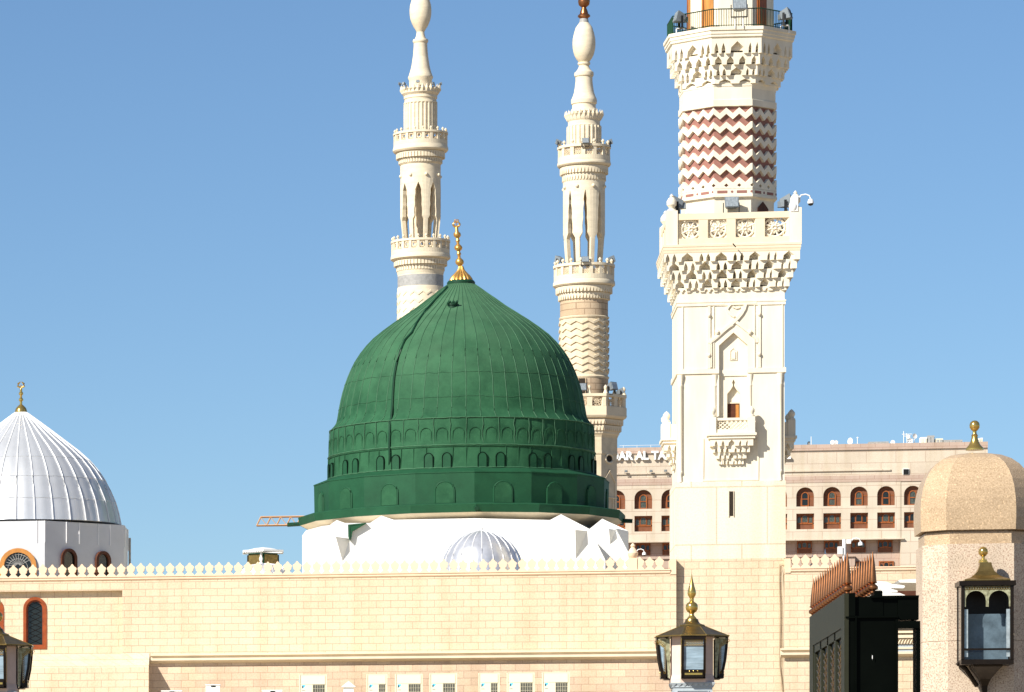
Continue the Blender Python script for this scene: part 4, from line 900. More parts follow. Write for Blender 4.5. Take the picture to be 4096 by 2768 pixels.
# ------------------------------------------------------------------ silver domes
def ribdome(b_shell, b_rib, cx, cy, pr, n, ph, rr):
    b_shell.lathe(cx, cy, pr, n * 6, ph, mod=lambda a, z_: 1 - .006 * abs(cos((a - ph) * n / 2)) if True else 1)
    for k in range(n):
        a = ph + 2 * pi * k / n; b_rib.tube([(cx + (r + rr * .4) * cos(a), cy + (r + rr * .4) * sin(a), z_) for r, z_ in pr], rr, 5)
def SD():
    px, Y = 84., 181.; cx = X(px, Y); m = M(px, Y); z = lambda py: Z(px, py, Y); R = lambda hw: hw * m
    t = thing('silver_dome', 'big silver ribbed dome with a gilded finial at the left picture edge', 'dome', (cx, Y, Zcap0))
    P = lambda pts: [(R(h), z(y)) for h, y in reversed(pts)]
    sil = [(22, 1650), (30, 1655), (80, 1692), (125, 1726), (178, 1767), (231, 1808), (276, 1849), (311, 1890), (338, 1931), (359, 1972), (377, 2013), (389, 2054), (400, 2107)]
    a, r = B(), B(); ribdome(a, r, cx, Y, P(sil), 34, -pi / 2 + .03, .02); s = a.build('dome_shell', SILV, t); r.build('ribs', SEAM, s)
    q = B()
    for y, h in ((1760, 168), (1849, 276), (1931, 338), (2020, 379.5)): q.tube([(cx + (R(h) + .004) * cos(2 * pi * j / 102), Y + (R(h) + .004) * sin(2 * pi * j / 102), z(y)) for j in range(103)], .006, 4)
    q.build('sheet_joints', SILV, s)
    b = B(); b.lathe(cx, Y, P([(3, 1553), (5, 1560), (5, 1567), (9, 1572), (9, 1577), (5, 1581), (4, 1590), (9, 1597), (9, 1602), (5, 1606), (5, 1618), (10, 1622), (20, 1632), (24, 1642), (25, 1652)]), 28); fo = b.build('finial', BRASS, t)
    b = B(); fx_ = X(82, Y)
    for s_ in (-1, 1): b.tube([(cx, Y, z(1553)), (cx + s_ * R(13), Y, z(1545)), (cx + s_ * R(11), Y, z(1535)), (cx + s_ * R(2), Y, z(1527))], [.03, .045, .045, .015], 6)
    b.tube([(cx - R(5), Y, z(1549)), (cx, Y, z(1541)), (cx + R(5), Y, z(1549))], .02, 5); b.build('crescent', BRASS, fo)
    A_, a_ = R(418), R(127); Pg = [(-a_, -A_), (a_, -A_), (A_, -a_), (A_, a_), (a_, A_), (-a_, A_), (-A_, a_), (-A_, -a_)]
    Pg = [(cx + x, Y + y) for x, y in Pg]; zt = z(2116); b = B(); b.xy(Pg, Zcap0 - .7, zt); b.build('octagonal_base', BASEW, t)
    b = B(); mp8 = mpoly(Pg)
    for i in range(8):
        for u in ((.0, .27, .43, .67, .82) if i in (1, 3, 5, 7) else (.12, .88)): b.bar(mp8(i + u + .0005, z(2200), .01), mp8(i + u + .0005, zt, .01), .03)
    b.build('base_seams', SEAM, t)
    def aw(i, u0, u1, zt_, zb_, fr_m, name='window', lat=False, t_=.16):
        hwm = (u1 - u0) / 2; uc = (u0 + u1) / 2
        L_ = sqrt(sum((mp8(i + .999, 0, 0)[k] - mp8(i, 0, 0)[k]) ** 2 for k in (0, 1))); hm = hwm * L_; zs = zt_ - hm
        def arcp(sc_, dz): return [(uc - hwm * sc_, zb_)] + [(uc - hwm * sc_ * cos(pi * k / 12), zs + hm * sc_ * sin(pi * k / 12)) for k in range(13)] + [(uc + hwm * sc_, zb_)]
        fr = B(); O_, I_ = arcp(1, 0), arcp(1 - t_ / hm, 0); n_ = len(O_)
        for k in range(n_ - 1): fr.ext([mp8(i + c[0], c[1], .1) for c in (O_[k], O_[k + 1], I_[k + 1], I_[k])], [mp8(i + c[0], c[1], .002) for c in (O_[k], O_[k + 1], I_[k + 1], I_[k])])
        w_ = fr.build(name, fr_m, t); g_ = B(); g_.ext([mp8(i + c[0], c[1], .004) for c in I_], [mp8(i + c[0], c[1], .02) for c in I_]); g_.build('pane', GLASSD, w_)
        if lat:
            l = B()
            for rr in (.3, .55, .8): l.tube([mp8(i + uc + hwm * rr * cos(j * pi / 12), zs - .1 + hm * rr * sin(j * pi / 12), .04) for j in range(13)], .011, 4)
            for j in range(1, 12): l.tube([mp8(i + uc + hwm * .1 * cos(j * pi / 12), zs + hm * .1 * sin(j * pi / 12), .04), mp8(i + uc + hwm * .86 * cos(j * pi / 12 + .2), zs + hm * .86 * sin(j * pi / 12 + .2), .04)], .011, 4)
            l.build('lattice', GREYST, w_)
    aw(0, .5 - .19 - .0, .5 + .36, Z(59, 2193, Y - A_), Zcap0, WOODO, lat=True)
    Lc = lambda p: (p - 244) / 267.
    aw(1, Lc(297), Lc(348), Z(322, 2195, Y - A_ + 1), Zcap0, WOODD, t_=.11); aw(1, Lc(411), Lc(460), Z(436, 2202, Y - A_ + 1.7), Zcap0, WOODD, t_=.11)
    b = B(); xx = X(519, Y + a_ * .3); b.tube([(xx, Y + a_ * .3, Zcap0), (xx, Y + a_ * .3, z(2155))], .045, 8); tag(b.build('drain_pipe', GREYST, t))
SD()
def SD2():
    px, Y = 1926., 178.3; cx = X(px, Y); m = M(px, Y); z = lambda py: Z(px, py, Y); R = lambda hw: hw * m
    t = thing('silver_dome', 'small polished silver dome in front of the white base of the green dome', 'dome', (cx, Y, Zcap0))
    P = lambda pts: [(R(h), z(y)) for h, y in reversed(pts)]
    sil = [(5, 2121), (30, 2125), (62, 2134), (98, 2154), (124, 2178), (142, 2203), (154, 2228), (162, 2252), (167, 2280), (168, 2330)]
    a, r = B(), B(); ribdome(a, r, cx, Y, P(sil), 22, -pi / 2 - .0, .014); s = a.build('dome_shell', SILV2, t); r.build('ribs', SEAM, s)
    b = B(); b.lathe(cx, Y, P([(1, 2076), (2, 2086), (1.5, 2092), (3, 2098), (1.5, 2104), (3.5, 2110), (6, 2116), (9, 2122)]), 12); b.build('finial', SILV, t)
SD2()
# ------------------------------------------------------------------ scalloped roof turret (left of the green dome)
def TU():
    Y = 181.; px = 1052.; cx = X(px, Y); m = M(px, Y); z = lambda py: Z(px, py, Y); R = lambda h: h * m
    t = thing('roof_kiosk', 'small roof kiosk with a white scalloped canopy over dark glazed sides behind the merlons', 'kiosk', (cx, Y, Zcap0))
    O = regpoly(cx, Y, R(58), 6, -pi / 2 + pi / 6 + .05); b = B(); b.xy(O, Zcap0 - .7, z(2215)); b.build('glazed_sides', GREENB, t)
    b = B(); mp_ = mpoly(O)
    for i in range(6):
        b.bay(mp_, i + .08, i + .92, z(2262), z(2222), .01, .05, [(0, 0), (1, 0), (1, 1), (0, 1)])
    b.build('amber_pane', BRASSD, t)
    b = B(); O2 = regpoly(cx, Y, R(80), 6, -pi / 2 + pi / 6 + .05); m2 = mpoly(O2)
    b.lathe(cx, Y, [(R(82), z(2205)), (R(40), z(2194)), (R(2), z(2189))], 6, -pi / 2 + .05)
    for i in range(6):
        b.bay(m2, i, i + 1 - 1e-6, z(2214), z(2203), -.03, .01, [(0, .5)] + [((k + .5 * (j)) / 12, (0 if j == 1 else .5)) for k in range(12) for j in (0, 1)][1:] + [(1, .5), (1, 1), (0, 1)])
    b.build('scalloped_canopy', WHITE, t)
    b = B(); q = mp_(5.5, 0, .25); xx = X(1045, Y - R(60)); b.lathe(xx, Y - R(64), [(.05, Zcap0 - .7), (.05, z(2262)), (.09, z(2258)), (.05, z(2252)), (.08, z(2240)), (.05, z(2228)), (.05, z(2212))], 10); b.build('post', WHITE, t)
    t = thing('silver_dome', 'low silver ribbed dome mostly hidden by the merlons, below the scalloped kiosk', 'dome', (cx, Y - 2.5, Zcap0))
    Y2_ = Y - 2.5; cc = X(1058, Y2_); zz = lambda y: Z(1058, y, Y2_); a, r = B(), B(); ribdome(a, r, cc, Y2_, [(R(102), zz(2330)), (R(98), zz(2300)), (R(84), zz(2278)), (R(60), zz(2262)), (R(20), zz(2256)), (.02, zz(2255))], 20, .1, .02); s = a.build('dome_shell', SILV, t); r.build('ribs', SEAM, s)
TU()
# ------------------------------------------------------------------ square minaret tower
def TOWER():
    Y0 = YT; tx = lambda p: X(p, Y0); tz = lambda y, p=2925: Z(p, y, Y0); m = M(2925, Y0)
    x0, x1 = tx(2711), tx(3138); cx = (x0 + x1) / 2; S = (x1 - x0); cy = Y0 + S / 2
    t = thing('minaret', 'big white square tower with octagonal upper stage banded in terracotta zigzags', 'minaret', (cx, cy, 0))
    ZT, ZJ = tz(1150), tz(1925)
    b = B(); b.box(tx(2701), tx(3142), Y0 - .06, Y0 + S + .1, tz(2235), ZJ); b.build('lower_stage', PANEL, t)
    b = B(); b.box(tx(2916), tx(2933), Y0 - .075, Y0 - .061, tz(2064), tz(1966)); o = b.build('slit_window', DARK, t)
    b = B(); b.box(tx(2912.5), tx(2916), Y0 - .10, Y0 - .061, tz(2067), tz(1964)); b.box(tx(2933), tx(2935), Y0 - .10, Y0 - .061, tz(2067), tz(1964)); b.build('reveal', CREAM, o)
    # upper stage: core, facade layer around the niche
    b = B(); D1, D2 = .17, .34; e = .002
    b.box(x0 + .0, x1, Y0 + D2, Y0 + S, ZJ + e, ZT)
    nl, nr, na = tx(2876), tx(2990), tx(2934); ns, nap = tz(1381), tz(1330)
    b.box(x0, nl, Y0, Y0 + D2 - e, ZJ + e, ZT); b.box(nr, x1, Y0, Y0 + D2 - e, ZJ + e, ZT)
    b.xz([(nl, ZT), (nl, ns), (na, nap), (nr, ns), (nr, ZT)], Y0, Y0 + D2 - e)
    b.box(nl, nr, Y0, Y0 + D2 - e, ZJ + e, tz(1745))
    # niche back with ogee opening
    dl, dr, da = tx(2910), tx(2961), tx(2935.5); nb = Y0 + D1
    og = [(dl, tz(1680)), (dl, tz(1573)), (dl + .06, tz(1565)), (da - .12, tz(1560)), (da - .035, tz(1545)), (da - .02, tz(1538)), (da - .05, tz(1528)), (da, tz(1515)), (da + .05, tz(1528)), (da + .02, tz(1538)), (da + .035, tz(1545)), (da + .12, tz(1560)), (dr - .06, tz(1565)), (dr, tz(1573)), (dr, tz(1680))]
    b.box(nl, dl, nb, Y0 + D2 - e, tz(1745), ns + .5); b.box(dr, nr, nb, Y0 + D2 - e, tz(1745), ns + .5)
    b.xz([(dl, ns + .5)] + og[1:-1] + [(dr, ns + .5)], nb, Y0 + D2 - e)
    b.box(dl, dr, nb, Y0 + D2 - e, tz(1745), tz(1680)); b.build('upper_stage', STUC, t)
    b = B(); b.box(dl + .002, dr - .002, Y0 + D2 - .03, Y0 + D2 - .001, tz(1680), tz(1612)); d = b.build('niche_door', WOODD, t)
    b = B(); b.box(tx(2945), tx(2957), Y0 + D2 - .07, Y0 + D2 - .031, tz(1680), tz(1616)); b.build('door_leaf', WOODO, d)
    b = B(); b.box(dl + .002, dr - .002, Y0 + D2 - .06, Y0 + D2 - .002, tz(1611), tz(1606)); b.build('lintel', CREAM, d)
    # blind pointed panel in the niche head
    b = B(); p0, p1 = tx(2921), tx(2948); ribbon(b, [(p0, tz(1438)), (p0, tz(1402)), ((p0 + p1) / 2, tz(1390)), (p1, tz(1402)), (p1, tz(1438)), (p0, tz(1438))], .03, nb - .03, nb - .001)
    b.xz([(p0 + .05, tz(1434)), (p0 + .05, tz(1405)), ((p0 + p1) / 2, tz(1396)), (p1 - .05, tz(1405)), (p1 - .05, tz(1434))], nb - .05, nb - .001); b.build('niche_panel', STUC, t)
    # horizontal mouldings round all sides
    def moulding(za, zb, pr):
        b = B(); b.box(x0 - pr, x1 + pr, Y0 - pr, Y0 + S + pr, zb, za); h = za - zb
        b.box(x0 - pr * 1.5, x1 + pr * 1.5, Y0 - pr * 1.5, Y0 + S + pr * 1.5, zb + h * .7, za - .002); return b
    moulding(tz(1203), tz(1222), .035).build('moulding', STUC, t); 
    b = B(); h0, h1 = tz(1493), tz(1474)
    for xa, xb in ((x0 - .05, nl), (nr, x1 + .05)): b.box(xa, xb, Y0 - .05, Y0 + .02, h0, h1)
    b.box(x0 - .05, x0 - .001, Y0 + .02, Y0 + S + .05, h0, h1); b.box(x1 + .001, x1 + .05, Y0 + .02, Y0 + S + .05, h0, h1); b.box(nl + .003, nr - .003, nb - .04, nb - .001, tz(1502), tz(1478)); b.build('moulding', STUC, t)
    # interlaced strapwork
    b = B(); yA, yB = Y0 - .045, Y0 - .001; W_ = .105
    for p in (2836, 3037):
        b.box(tx(p) - .05, tx(p) + .05, yA, yB, tz(1473), tz(1223))
        for y in (1260, 1420): b.lathe(tx(p), Y0 - .05, [(.001, tz(y) - .07), (.05, tz(y) - .05), (.07, tz(y)), (.05, tz(y) + .05), (.001, tz(y) + .07)], 12)
    for p in (2855, 3018, 2731, 3129):
        b.box(tx(p) - .018, tx(p) + .018, yA + .015, yB, tz(1473), tz(1223))
    P = lambda L_: [(tx(2600 + a / 3.142), tz(1150 + c / 3.142)) for a, c in L_]
    ribbon(b, P([(700, 215), (930, 205)]), .045, yA, yB); ribbon(b, P([(1010, 210), (1340, 200)]), W_ * .7, yA - .003, yB)
    loop = P([(1010, 210), (985, 240), (965, 275), (985, 310), (1015, 340), (1060, 370)])
    ribbon(b, loop, W_ * .75, yA - .006, yB)
    ribbon(b, P([(1200, 215), (1185, 270), (1150, 330), (1100, 390), (1040, 445), (950, 520), (860, 590), (770, 655), (745, 700)]), W_, yA - .02, yB)
    ribbon(b, P([(1130, 250), (1085, 262), (1040, 240)]), .06, yA - .002, yB)
    ribbon(b, P([(1075, 430), (1140, 480), (1240, 560), (1340, 650), (1345, 700)]), W_, yA - .01, yB)
    ribbon(b, P([(770, 1000), (770, 690), (868, 610), (960, 530), (1045, 470)]), .04, yA - .012, yB)
    for a, c in ((845, 560), (1255, 570)): q = P([(a, c)])[0]; b.lathe(q[0], Y0 - .06, [(.001, q[1] - .09), (.06, q[1] - .06), (.085, q[1]), (.06, q[1] + .06), (.001, q[1] + .09)], 12)
    b.build('strapwork', STUC, t)
    # colonettes
    for p, y in ((2859, Y0 + .04), (3001, Y0 + .04), (2722, Y0 - .02), (3121, Y0 - .02)):
        b = B(); r = 8.5 * m; xx = tx(p); zt_, zb_ = (tz(1496), tz(1883)) if p in (2722, 3121) else (tz(1498), tz(1735))
        b.lathe(xx, y, [(r * .9, zb_ - .38 if p in (2722, 3121) else zb_), (r * .7, zb_ - .30), (r * .6, zb_ - .12), (r * 1.15, zb_ - .05), (r * 1.1, zb_), (r, zb_ + .01), (r, zt_ - .42), (r * 1.15, zt_ - .40), (r * 1.1, zt_ - .36), (r * .95, zt_ - .33), (r * 1.5, zt_ - .1), (r * 1.6, zt_)] if p in (2722, 3121) else [(r, zb_), (r, zt_ - .42), (r * 1.15, zt_ - .40), (r * .95, zt_ - .33), (r * 1.4, zt_ - .1), (r * 1.5, zt_)], 16)
        b.build('colonette', STUC, t)
    # small balconies on three sides
    bz0 = tz(1733)
    def balc():
        q = []; W2 = .80; pr = .46; zs1_, zs0_ = tz(1736), tz(1752)
        b = B(); b.box(cx - W2 - .05, cx + W2 + .05, Y0 - pr - .05, Y0 - .001, zs0_ + .05, zs1_); b.box(cx - W2, cx + W2, Y0 - pr, Y0 - .001, zs0_ - .05, zs0_ + .048)
        Pg = [(cx - W2 + .06, Y0 - pr + .05), (cx + W2 - .06, Y0 - pr + .05), (cx + W2 - .06, Y0 + .3), (cx - W2 + .06, Y0 + .3)]; mpq = mpoly(Pg)
        tiers = [(1757, 1787, 0, .13), (1784, 1812, -.11, .13), (1809, 1836, -.22, .13), (1833, 1858, -.31, .11)]
        for k, (a, c, d, th) in enumerate(tiers):
            za, zb = tz(a), tz(c)
            A = [(.10, .17, .9), (.26, .33, .9), (.42, .58, 1.0), (.67, .74, .9), (.83, .90, .9)] if k % 2 == 0 else [(.04, .12, .9), (.2, .28, .9), (.34, .42, .85), (.58, .66, .85), (.72, .80, .9), (.88, .96, .9)]
            A = [(u, v, h * .8) for u, v, h in A]
            b.bay(mpq, 0, 1 - 1e-6, zb, za, d - th, d, notch(A)); 
            for fc in (1, 3): b.bay(mpq, fc, fc + .82 if fc == 1 else fc + 1 - 1e-6, zb, za, d - th, d, notch([(.2, .4, .75), (.6, .8, .75)]))
            o_ = mpq.off(d - th + .005); b.xy([(o_[0][0], o_[0][1]), (o_[1][0], o_[1][1]), (o_[1][0], Y0 - .002), (o_[0][0], Y0 - .002)], zb + (za - zb) * .1, za)
        q.append(('balcony_corbel', STUC, b))
        b = B(); zp0_, zp1_ = zs1_, tz(1672)
        for s_ in (-1, 1):
            xx = cx + s_ * (W2 - .13); b.box(xx - .13, xx + .13, Y0 - pr, Y0 - pr + .26, zp0_, zp1_); b.lathe(xx, Y0 - pr + .13, [(.13, zp1_), (.13, zp1_ + .05), (.09, zp1_ + .07), (.09, zp1_ + .12), (.125, zp1_ + .19), (.12, zp1_ + .27), (.06, zp1_ + .35), (.005, zp1_ + .39)], 16)
            b.box(xx - .10, xx + .10, Y0 - pr + .262, Y0 - .002, zp0_, zp1_ - .08)
        b.box(cx - W2 + .262, cx + W2 - .262, Y0 - pr + .05, Y0 - pr + .2, zp1_ - .12, zp1_ - .03); b.box(cx - W2 + .262, cx + W2 - .262, Y0 - pr + .05, Y0 - pr + .2, zp0_, zp0_ + .14)
        q.append(('small_balcony', STUC, b))
        l = B(); xa, xb = cx - W2 + .262, cx + W2 - .262; za, zb = zp0_ + .14, zp1_ - .12
        for k in range(-3, 8):
            for s_ in (1, -1):
                u0, u1 = k * .15, k * .15 + .36; pts = []
                for tt in (0, 1): pts.append((xa + (u0 if tt == 0 else u1), za + (zb - za) * tt))
                (a0, c0), (a1, c1) = pts
                if a1 <= xa or a0 >= xb: continue
                if a0 < xa: c0 += (c1 - c0) * (xa - a0) / (a1 - a0); a0 = xa
                if a1 > xb: c1 -= (c1 - c0) * (a1 - xb) / (a1 - a0); a1 = xb
                if s_ < 0: a0, a1 = xa + xb - a0, xa + xb - a1
                l.bar((a0, Y0 - pr + .12, c0), (a1, Y0 - pr + .12, c1), .028)
        q.append(('lattice', STUC, l)); return q
    for rz in (0, -pi / 2, pi / 2):
        sb = None
        for nm, mt, b in balc():
            if rz: b.v = [(cx + (vx - cx) * cos(rz) - (vy - cy) * sin(rz), cy + (vx - cx) * sin(rz) + (vy - cy) * cos(rz), vz) for vx, vy, vz in b.v]
            o = b.build(nm, mt, sb if nm == 'lattice' else t)
            if nm == 'small_balcony': sb = o
    b = B(); ribbon(b, [(cx - .97, tz(1752)), (cx - .97, tz(1920)), (cx + .93, tz(1920)), (cx + .93, tz(1752))], .06, Y0 - .03, Y0 - .001); b.build('corbel_frame', STUC, t)
    # great muqarnas cornice
    Pg = [(x0, Y0), (x1, Y0), (x1, Y0 + S), (x0, Y0 + S)]; mq_ = mpoly(Pg); zc0, zc1 = tz(1160), tz(1012)
    sc0 = (tx(3210) - tx(2660)) / 2 - S / 2; b = B(); nU = 4
    T = [(1012, 1050, sc0 * .93, 0), (1047, 1084, sc0 * .74, .5), (1081, 1118, sc0 * .52, 0), (1115, 1152, sc0 * .30, .5), (1149, 1166, sc0 * .12, 0)]
    for k, (a, c, d, ph_) in enumerate(T):
        za, zb = tz(a), tz(c); th = sc0 * .62
        N_ = []
        for u in range(nU):
            o_ = (u + .5 * (ph_ > 0)) / nU; w1 = 1. / nU
            L_ = [(.04, .16, .92), (.24, .36, .92), (.50, .86, .97)] if k % 2 == 0 else [(.02, .14, .92), (.24, .36, .92), (.48, .84, .97)]
            for a_, c_, h_ in L_:
                s_ = o_ + a_ * w1; e_ = o_ + c_ * w1
                if s_ > .995 or e_ > .995: s_ -= 1; e_ -= 1
                if s_ < .005: continue
                N_.append((s_, e_, h_ * (.95 if k < 4 else .7)))
        if ph_: N_.append((.015, .095, .85))
        N_.sort(); 
        for fc in range(4): b.bay(mq_, fc, fc + 1 - 1e-6, zb, za, d - th, d, notch(N_))
        polyring(b, mq_, 4, zb + (za - zb) * .25, za, -.05, d - th + .004)
    b.build('muqarnas', STUC, t)
    b = B(); polyloft(b, mq_, 4, [(sc0 * .95, tz(1014)), (sc0 * .97, tz(1006)), (sc0 * 1.0, tz(1001)), (sc0 * 1.0, tz(993)), (sc0 * 1.03, tz(991)), (sc0 * 1.03, tz(983)), (sc0 * .98, tz(981))]); b.build('balcony_slab', CREAM, t)
    # balcony parapet: posts, rails, recessed tracery panels
    Hp = (tx(3200) - tx(2664)) / 2; zb_, zt_ = tz(981), tz(857); px0 = tx(2664); px1 = tx(3200); yf = cy - Hp; yb = cy + Hp
    Q = [(px0, yf), (px1, yf), (px1, yb), (px0, yb)]; mb = mpoly(Q); L_ = 2 * Hp; h = zt_ - zb_
    b = B(); polyring(b, mb, 4, zb_ + .002, zb_ + h * .20, -.28, -.02); polyring(b, mb, 4, zt_ - h * .20, zt_, -.28, -.02)
    u_ = [.075, .135, .29, .36, .50, .57, .71, .78, .93]
    pan = [(.085, .235), (.305, .445), (.515, .665), (.735, .915)]
    pil = [(.0, .085), (.235, .305), (.445, .515), (.665, .735), (.915, .999)]
    for fc in range(4):
        for a, c in pil: b.bay(mb, fc + a, fc + c, zb_ + h * .19, zt_ - h * .19, -.26, -.03, [(0, 0), (1, 0), (1, 1), (0, 1)])
    bo = b.build('balcony_parapet', CREAM, t)
    for fc in range(4):
        b = B()
        for a, c in pan:
            uu, ww = (a + c) / 2, (c - a); f = lambda p_, r_: mb(fc + uu + p_ * ww / 2, (zb_ + zt_) / 2 + r_ * h * .31, -.15)
            N8 = 8
            for j in range(N8):
                a0 = 2 * pi * j / N8 + pi / 8
                b.tube([f(.16 * cos(a0), .16 * sin(a0)), f(1.1 * cos(a0), 1.1 * sin(a0))], .035, 4, False)
                b.tube([f(.34 * cos(a0), .34 * sin(a0)), f(.60 * cos(a0 + pi / 8), .60 * sin(a0 + pi / 8)), f(.34 * cos(a0 + pi / 4), .34 * sin(a0 + pi / 4))], .03, 4, False)
            b.tube([f(.95 * cos(2 * pi * j / 16), .95 * sin(2 * pi * j / 16)) for j in range(17)], .04, 4, False)
            b.tube([f(.2 * cos(2 * pi * j / 8), .2 * sin(2 * pi * j / 8)) for j in range(9)], .06, 4, False)
            for cu, cv in ((-1, -1), (1, -1), (1, 1), (-1, 1)):
                A = f(cu, cv); Bq = f(cu, cv * .62); C_ = f(cu * .62, cv); b.ext([A, Bq, C_], [(A[0], A[1] + .05, A[2]), (Bq[0], Bq[1] + .05, Bq[2]), (C_[0], C_[1] + .05, C_[2])]) if fc in (0, 2) else None
        b.build('tracery', STUC, bo)
    for k, (qx, qy) in enumerate([(px0 + .18, yf + .18), (px1 - .18, yf + .18), (px1 - .18, yb - .18), (px0 + .18, yb - .18)]):
        b = B(); b.box(qx - .20, qx + .20, qy - .20, qy + .20, zb_ + .001, zt_ + .12); zt2 = zt_ + .12
        b.lathe(qx, qy, [(.17, zt2), (.14, zt2 + .06), (.09, zt2 + .09), (.10, zt2 + .13), (.17, zt2 + .22), (.17, zt2 + .36), (.10, zt2 + .47), (.05, zt2 + .50), (.07, zt2 + .54), (.01, zt2 + .62)], 16); b.build('corner_post', STUC, t)
    # octagonal stage
    rot = -pi / 2 + .055; ocx = X(2909, cy) ; m0_ = M(2909, cy); zo = lambda y: Z(2909, y + 24, cy); RR = lambda h: h * m0_
    ap = RR(188); O = regpoly(ocx, cy, ap, 8, rot); m8 = mpoly(O)
    b = B(); polyloft(b, m8, 8, [(-RR(10), zt_ - 1.0), (-RR(10), zo(797)), (-RR(3), zo(791)), (RR(2), zo(789)), (RR(2), zo(780)), (0, zo(779)), (0, zo(757)), (-RR(14), zo(756)), (-RR(14), zo(430)), (RR(.5), zo(429)), (RR(.5), zo(404)), (-RR(4), zo(402)), (-RR(4), zo(352)), (-RR(2), zo(350)), (-RR(2), zo(343))]); b.build('octagonal_stage', STUC, t)
    b = B(); polyring(b, m8, 8, zo(755), zo(431), -RR(13.9), -RR(12)); b.build('terracotta_ground', TERRA, t)
    b = B()
    pit = 55.2
    for k in range(6):
        for fc in range(8): b.zig(m8, fc, fc + 1 - 1e-6, 3, zo(482 + pit * k), RR(23), RR(25), -RR(12.5), RR(.3))
    for fc in range(8):   # bottom row dips into the band, small openings remain
        b.bay(m8, fc, fc + 1 - 1e-6, zo(756), zo(735), -RR(13), RR(.2), [(0, 0), (1, 0), (1, .25)] + [(1 - (j + .5) / 6 if False else 1 - (j + .5 * (i_)) / 3 if False else 1 - (2 * j + 1) / 6, 1.2) if i_ == 0 else (1 - (2 * j + 2) / 6 if j < 2 else 0, .25) for j in range(3) for i_ in (0, 1)])
    b.build('zigzag_bands', STUC, t)
    b = B(); 
    for fc in range(8):
        for u0, u1 in ((.10, .36), (.60, .86)): b.bay(m8, fc + u0, fc + u1, zo(775), zo(764), RR(0) + .002, RR(.2) + .004, [(0, 0), (1, 0), (1, 1), (0, 1)])
        for uc in (.48, .98):
            b.ext([m8(fc + min(.999, uc + .035 * cos(2 * pi * j / 10)), zo(769) + RR(5) * sin(2 * pi * j / 10), .002) for j in range(10)], [m8(fc + min(.999, uc + .035 * cos(2 * pi * j / 10)), zo(769) + RR(5) * sin(2 * pi * j / 10), .006) for j in range(10)])
    b.build('inlay', TERRA, t)
    b = B(); f1 = 0
    fr = [i for i in range(8) if m8(i + .5, 0, 0)[1] < cy - .2 * ap and m8(i + .5, 0, 0)[0] > ocx + .4 * ap][0]
    b.ext(*[[m8(fr + u, zo(y), -RR(10) + d) for u, y in ((.28, 900), (.28, 830), (.34, 822), (.5, 803), (.66, 822), (.72, 830), (.72, 900))] for d in (.002, .03)]); b.build('stage_door', WOODD, t)
    # upper balcony cornice
    zu = lambda y: Z(2921, y + 35, cy); ucx = X(2917, cy); O2 = regpoly(ucx, cy, RR(183), 8, rot); m9 = mpoly(O2); e2 = RR(65); b = B()
    T = [(145, 208, e2 * .88, 0), (203, 250, e2 * .70, 1), (246, 290, e2 * .42, 0), (286, 320, e2 * .2, 1)]
    for k, (a, c, d, od) in enumerate(T):
        za, zb = zu(a + 10), zu(c + 10); th = e2 * .34
        NN = [(.06, .14, .85), (.20, .28, .85), (.38, .66, .95), (.74, .82, .85), (.88, .96, .85)] if not od else [(.05, .2, .9), (.30, .46, .9), (.56, .72, .9), (.82, .95, .9)]
        if k == 3: NN = [(.1, .4, .7), (.6, .9, .7)]
        for fc in range(8): b.bay(m9, fc, fc + 1 - 1e-6, zb, za, d - th, d, notch([(u, v, h_ * (.8 if k < 2 else .75)) for u, v, h_ in NN]))
        polyring(b, m9, 8, zb + (za - zb) * .22, za, -.1, d - th + .004)
    b.build('upper_muqarnas', STUC, t)
    b = B(); polyloft(b, m9, 8, [(-RR(6), zu(352)), (-RR(1), zu(335)), (RR(2), zu(328)), (RR(2), zu(322)), (RR(-3), zu(318))]); b.build('moulding', STUC, t)
    b = B(); polyloft(b, m9, 8, [(e2 * .90, zu(156)), (e2 * .98, zu(152)), (e2 * .98, zu(144)), (e2 * 1.03, zu(141)), (e2 * 1.03, zu(129)), (e2 * 1.1, zu(127)), (e2 * 1.1, zu(114)), (e2 * .4, zu(113))]); b.build('upper_slab', STUC, t)
    sx = X(2921, cy); O4 = regpoly(sx, cy, RR(165), 8, rot); m10 = mpoly(O4); b = B(); polyloft(b, m10, 8, [(0, zu(118)), (0, zu(-160))]); b.build('upper_shaft', STUC, t)
    for fc in range(8):
        c_ = m10(fc + .5, 0, 0)
        if c_[1] > cy: continue
        if abs(c_[0] - sx) < .3 * RR(165): continue
        u0, u1 = (.42, .83) if c_[0] < sx else (.22, .62)
        b = B(); b.bay(m10, fc + u0, fc + u1, zu(125), zu(-70), .002, .05, [(0, 0), (1, 0), (1, 1), (0, 1)]); dd = b.build('balcony_door', WOODO if c_[0] < sx else WOOD, t)
        b = B(); b.bay(m10, fc + u0 + .05, fc + u0 + .09, zu(125), zu(-70), .052, .08, [(0, 0), (1, 0), (1, 1), (0, 1)]); b.build('door_stile', WOOD, dd)
    # railing
    O5 = regpoly(ucx, cy, RR(183) + e2 * .86, 8, rot); m11 = mpoly(O5); zr0, zr1 = zu(113), zu(42); b = B()
    for fc in range(8):
        b.bar(m11(fc, zr1, 0), m11(fc + .99999, zr1, 0), .03); b.bar(m11(fc, zr0 + .06, 0), m11(fc + .99999, zr0 + .06, 0), .02)
        for k in range(20): b.bar(m11(fc + k / 20, zr0, 0), m11(fc + k / 20, zr1, 0), .014)
    b.build('railing', GREEND, t)
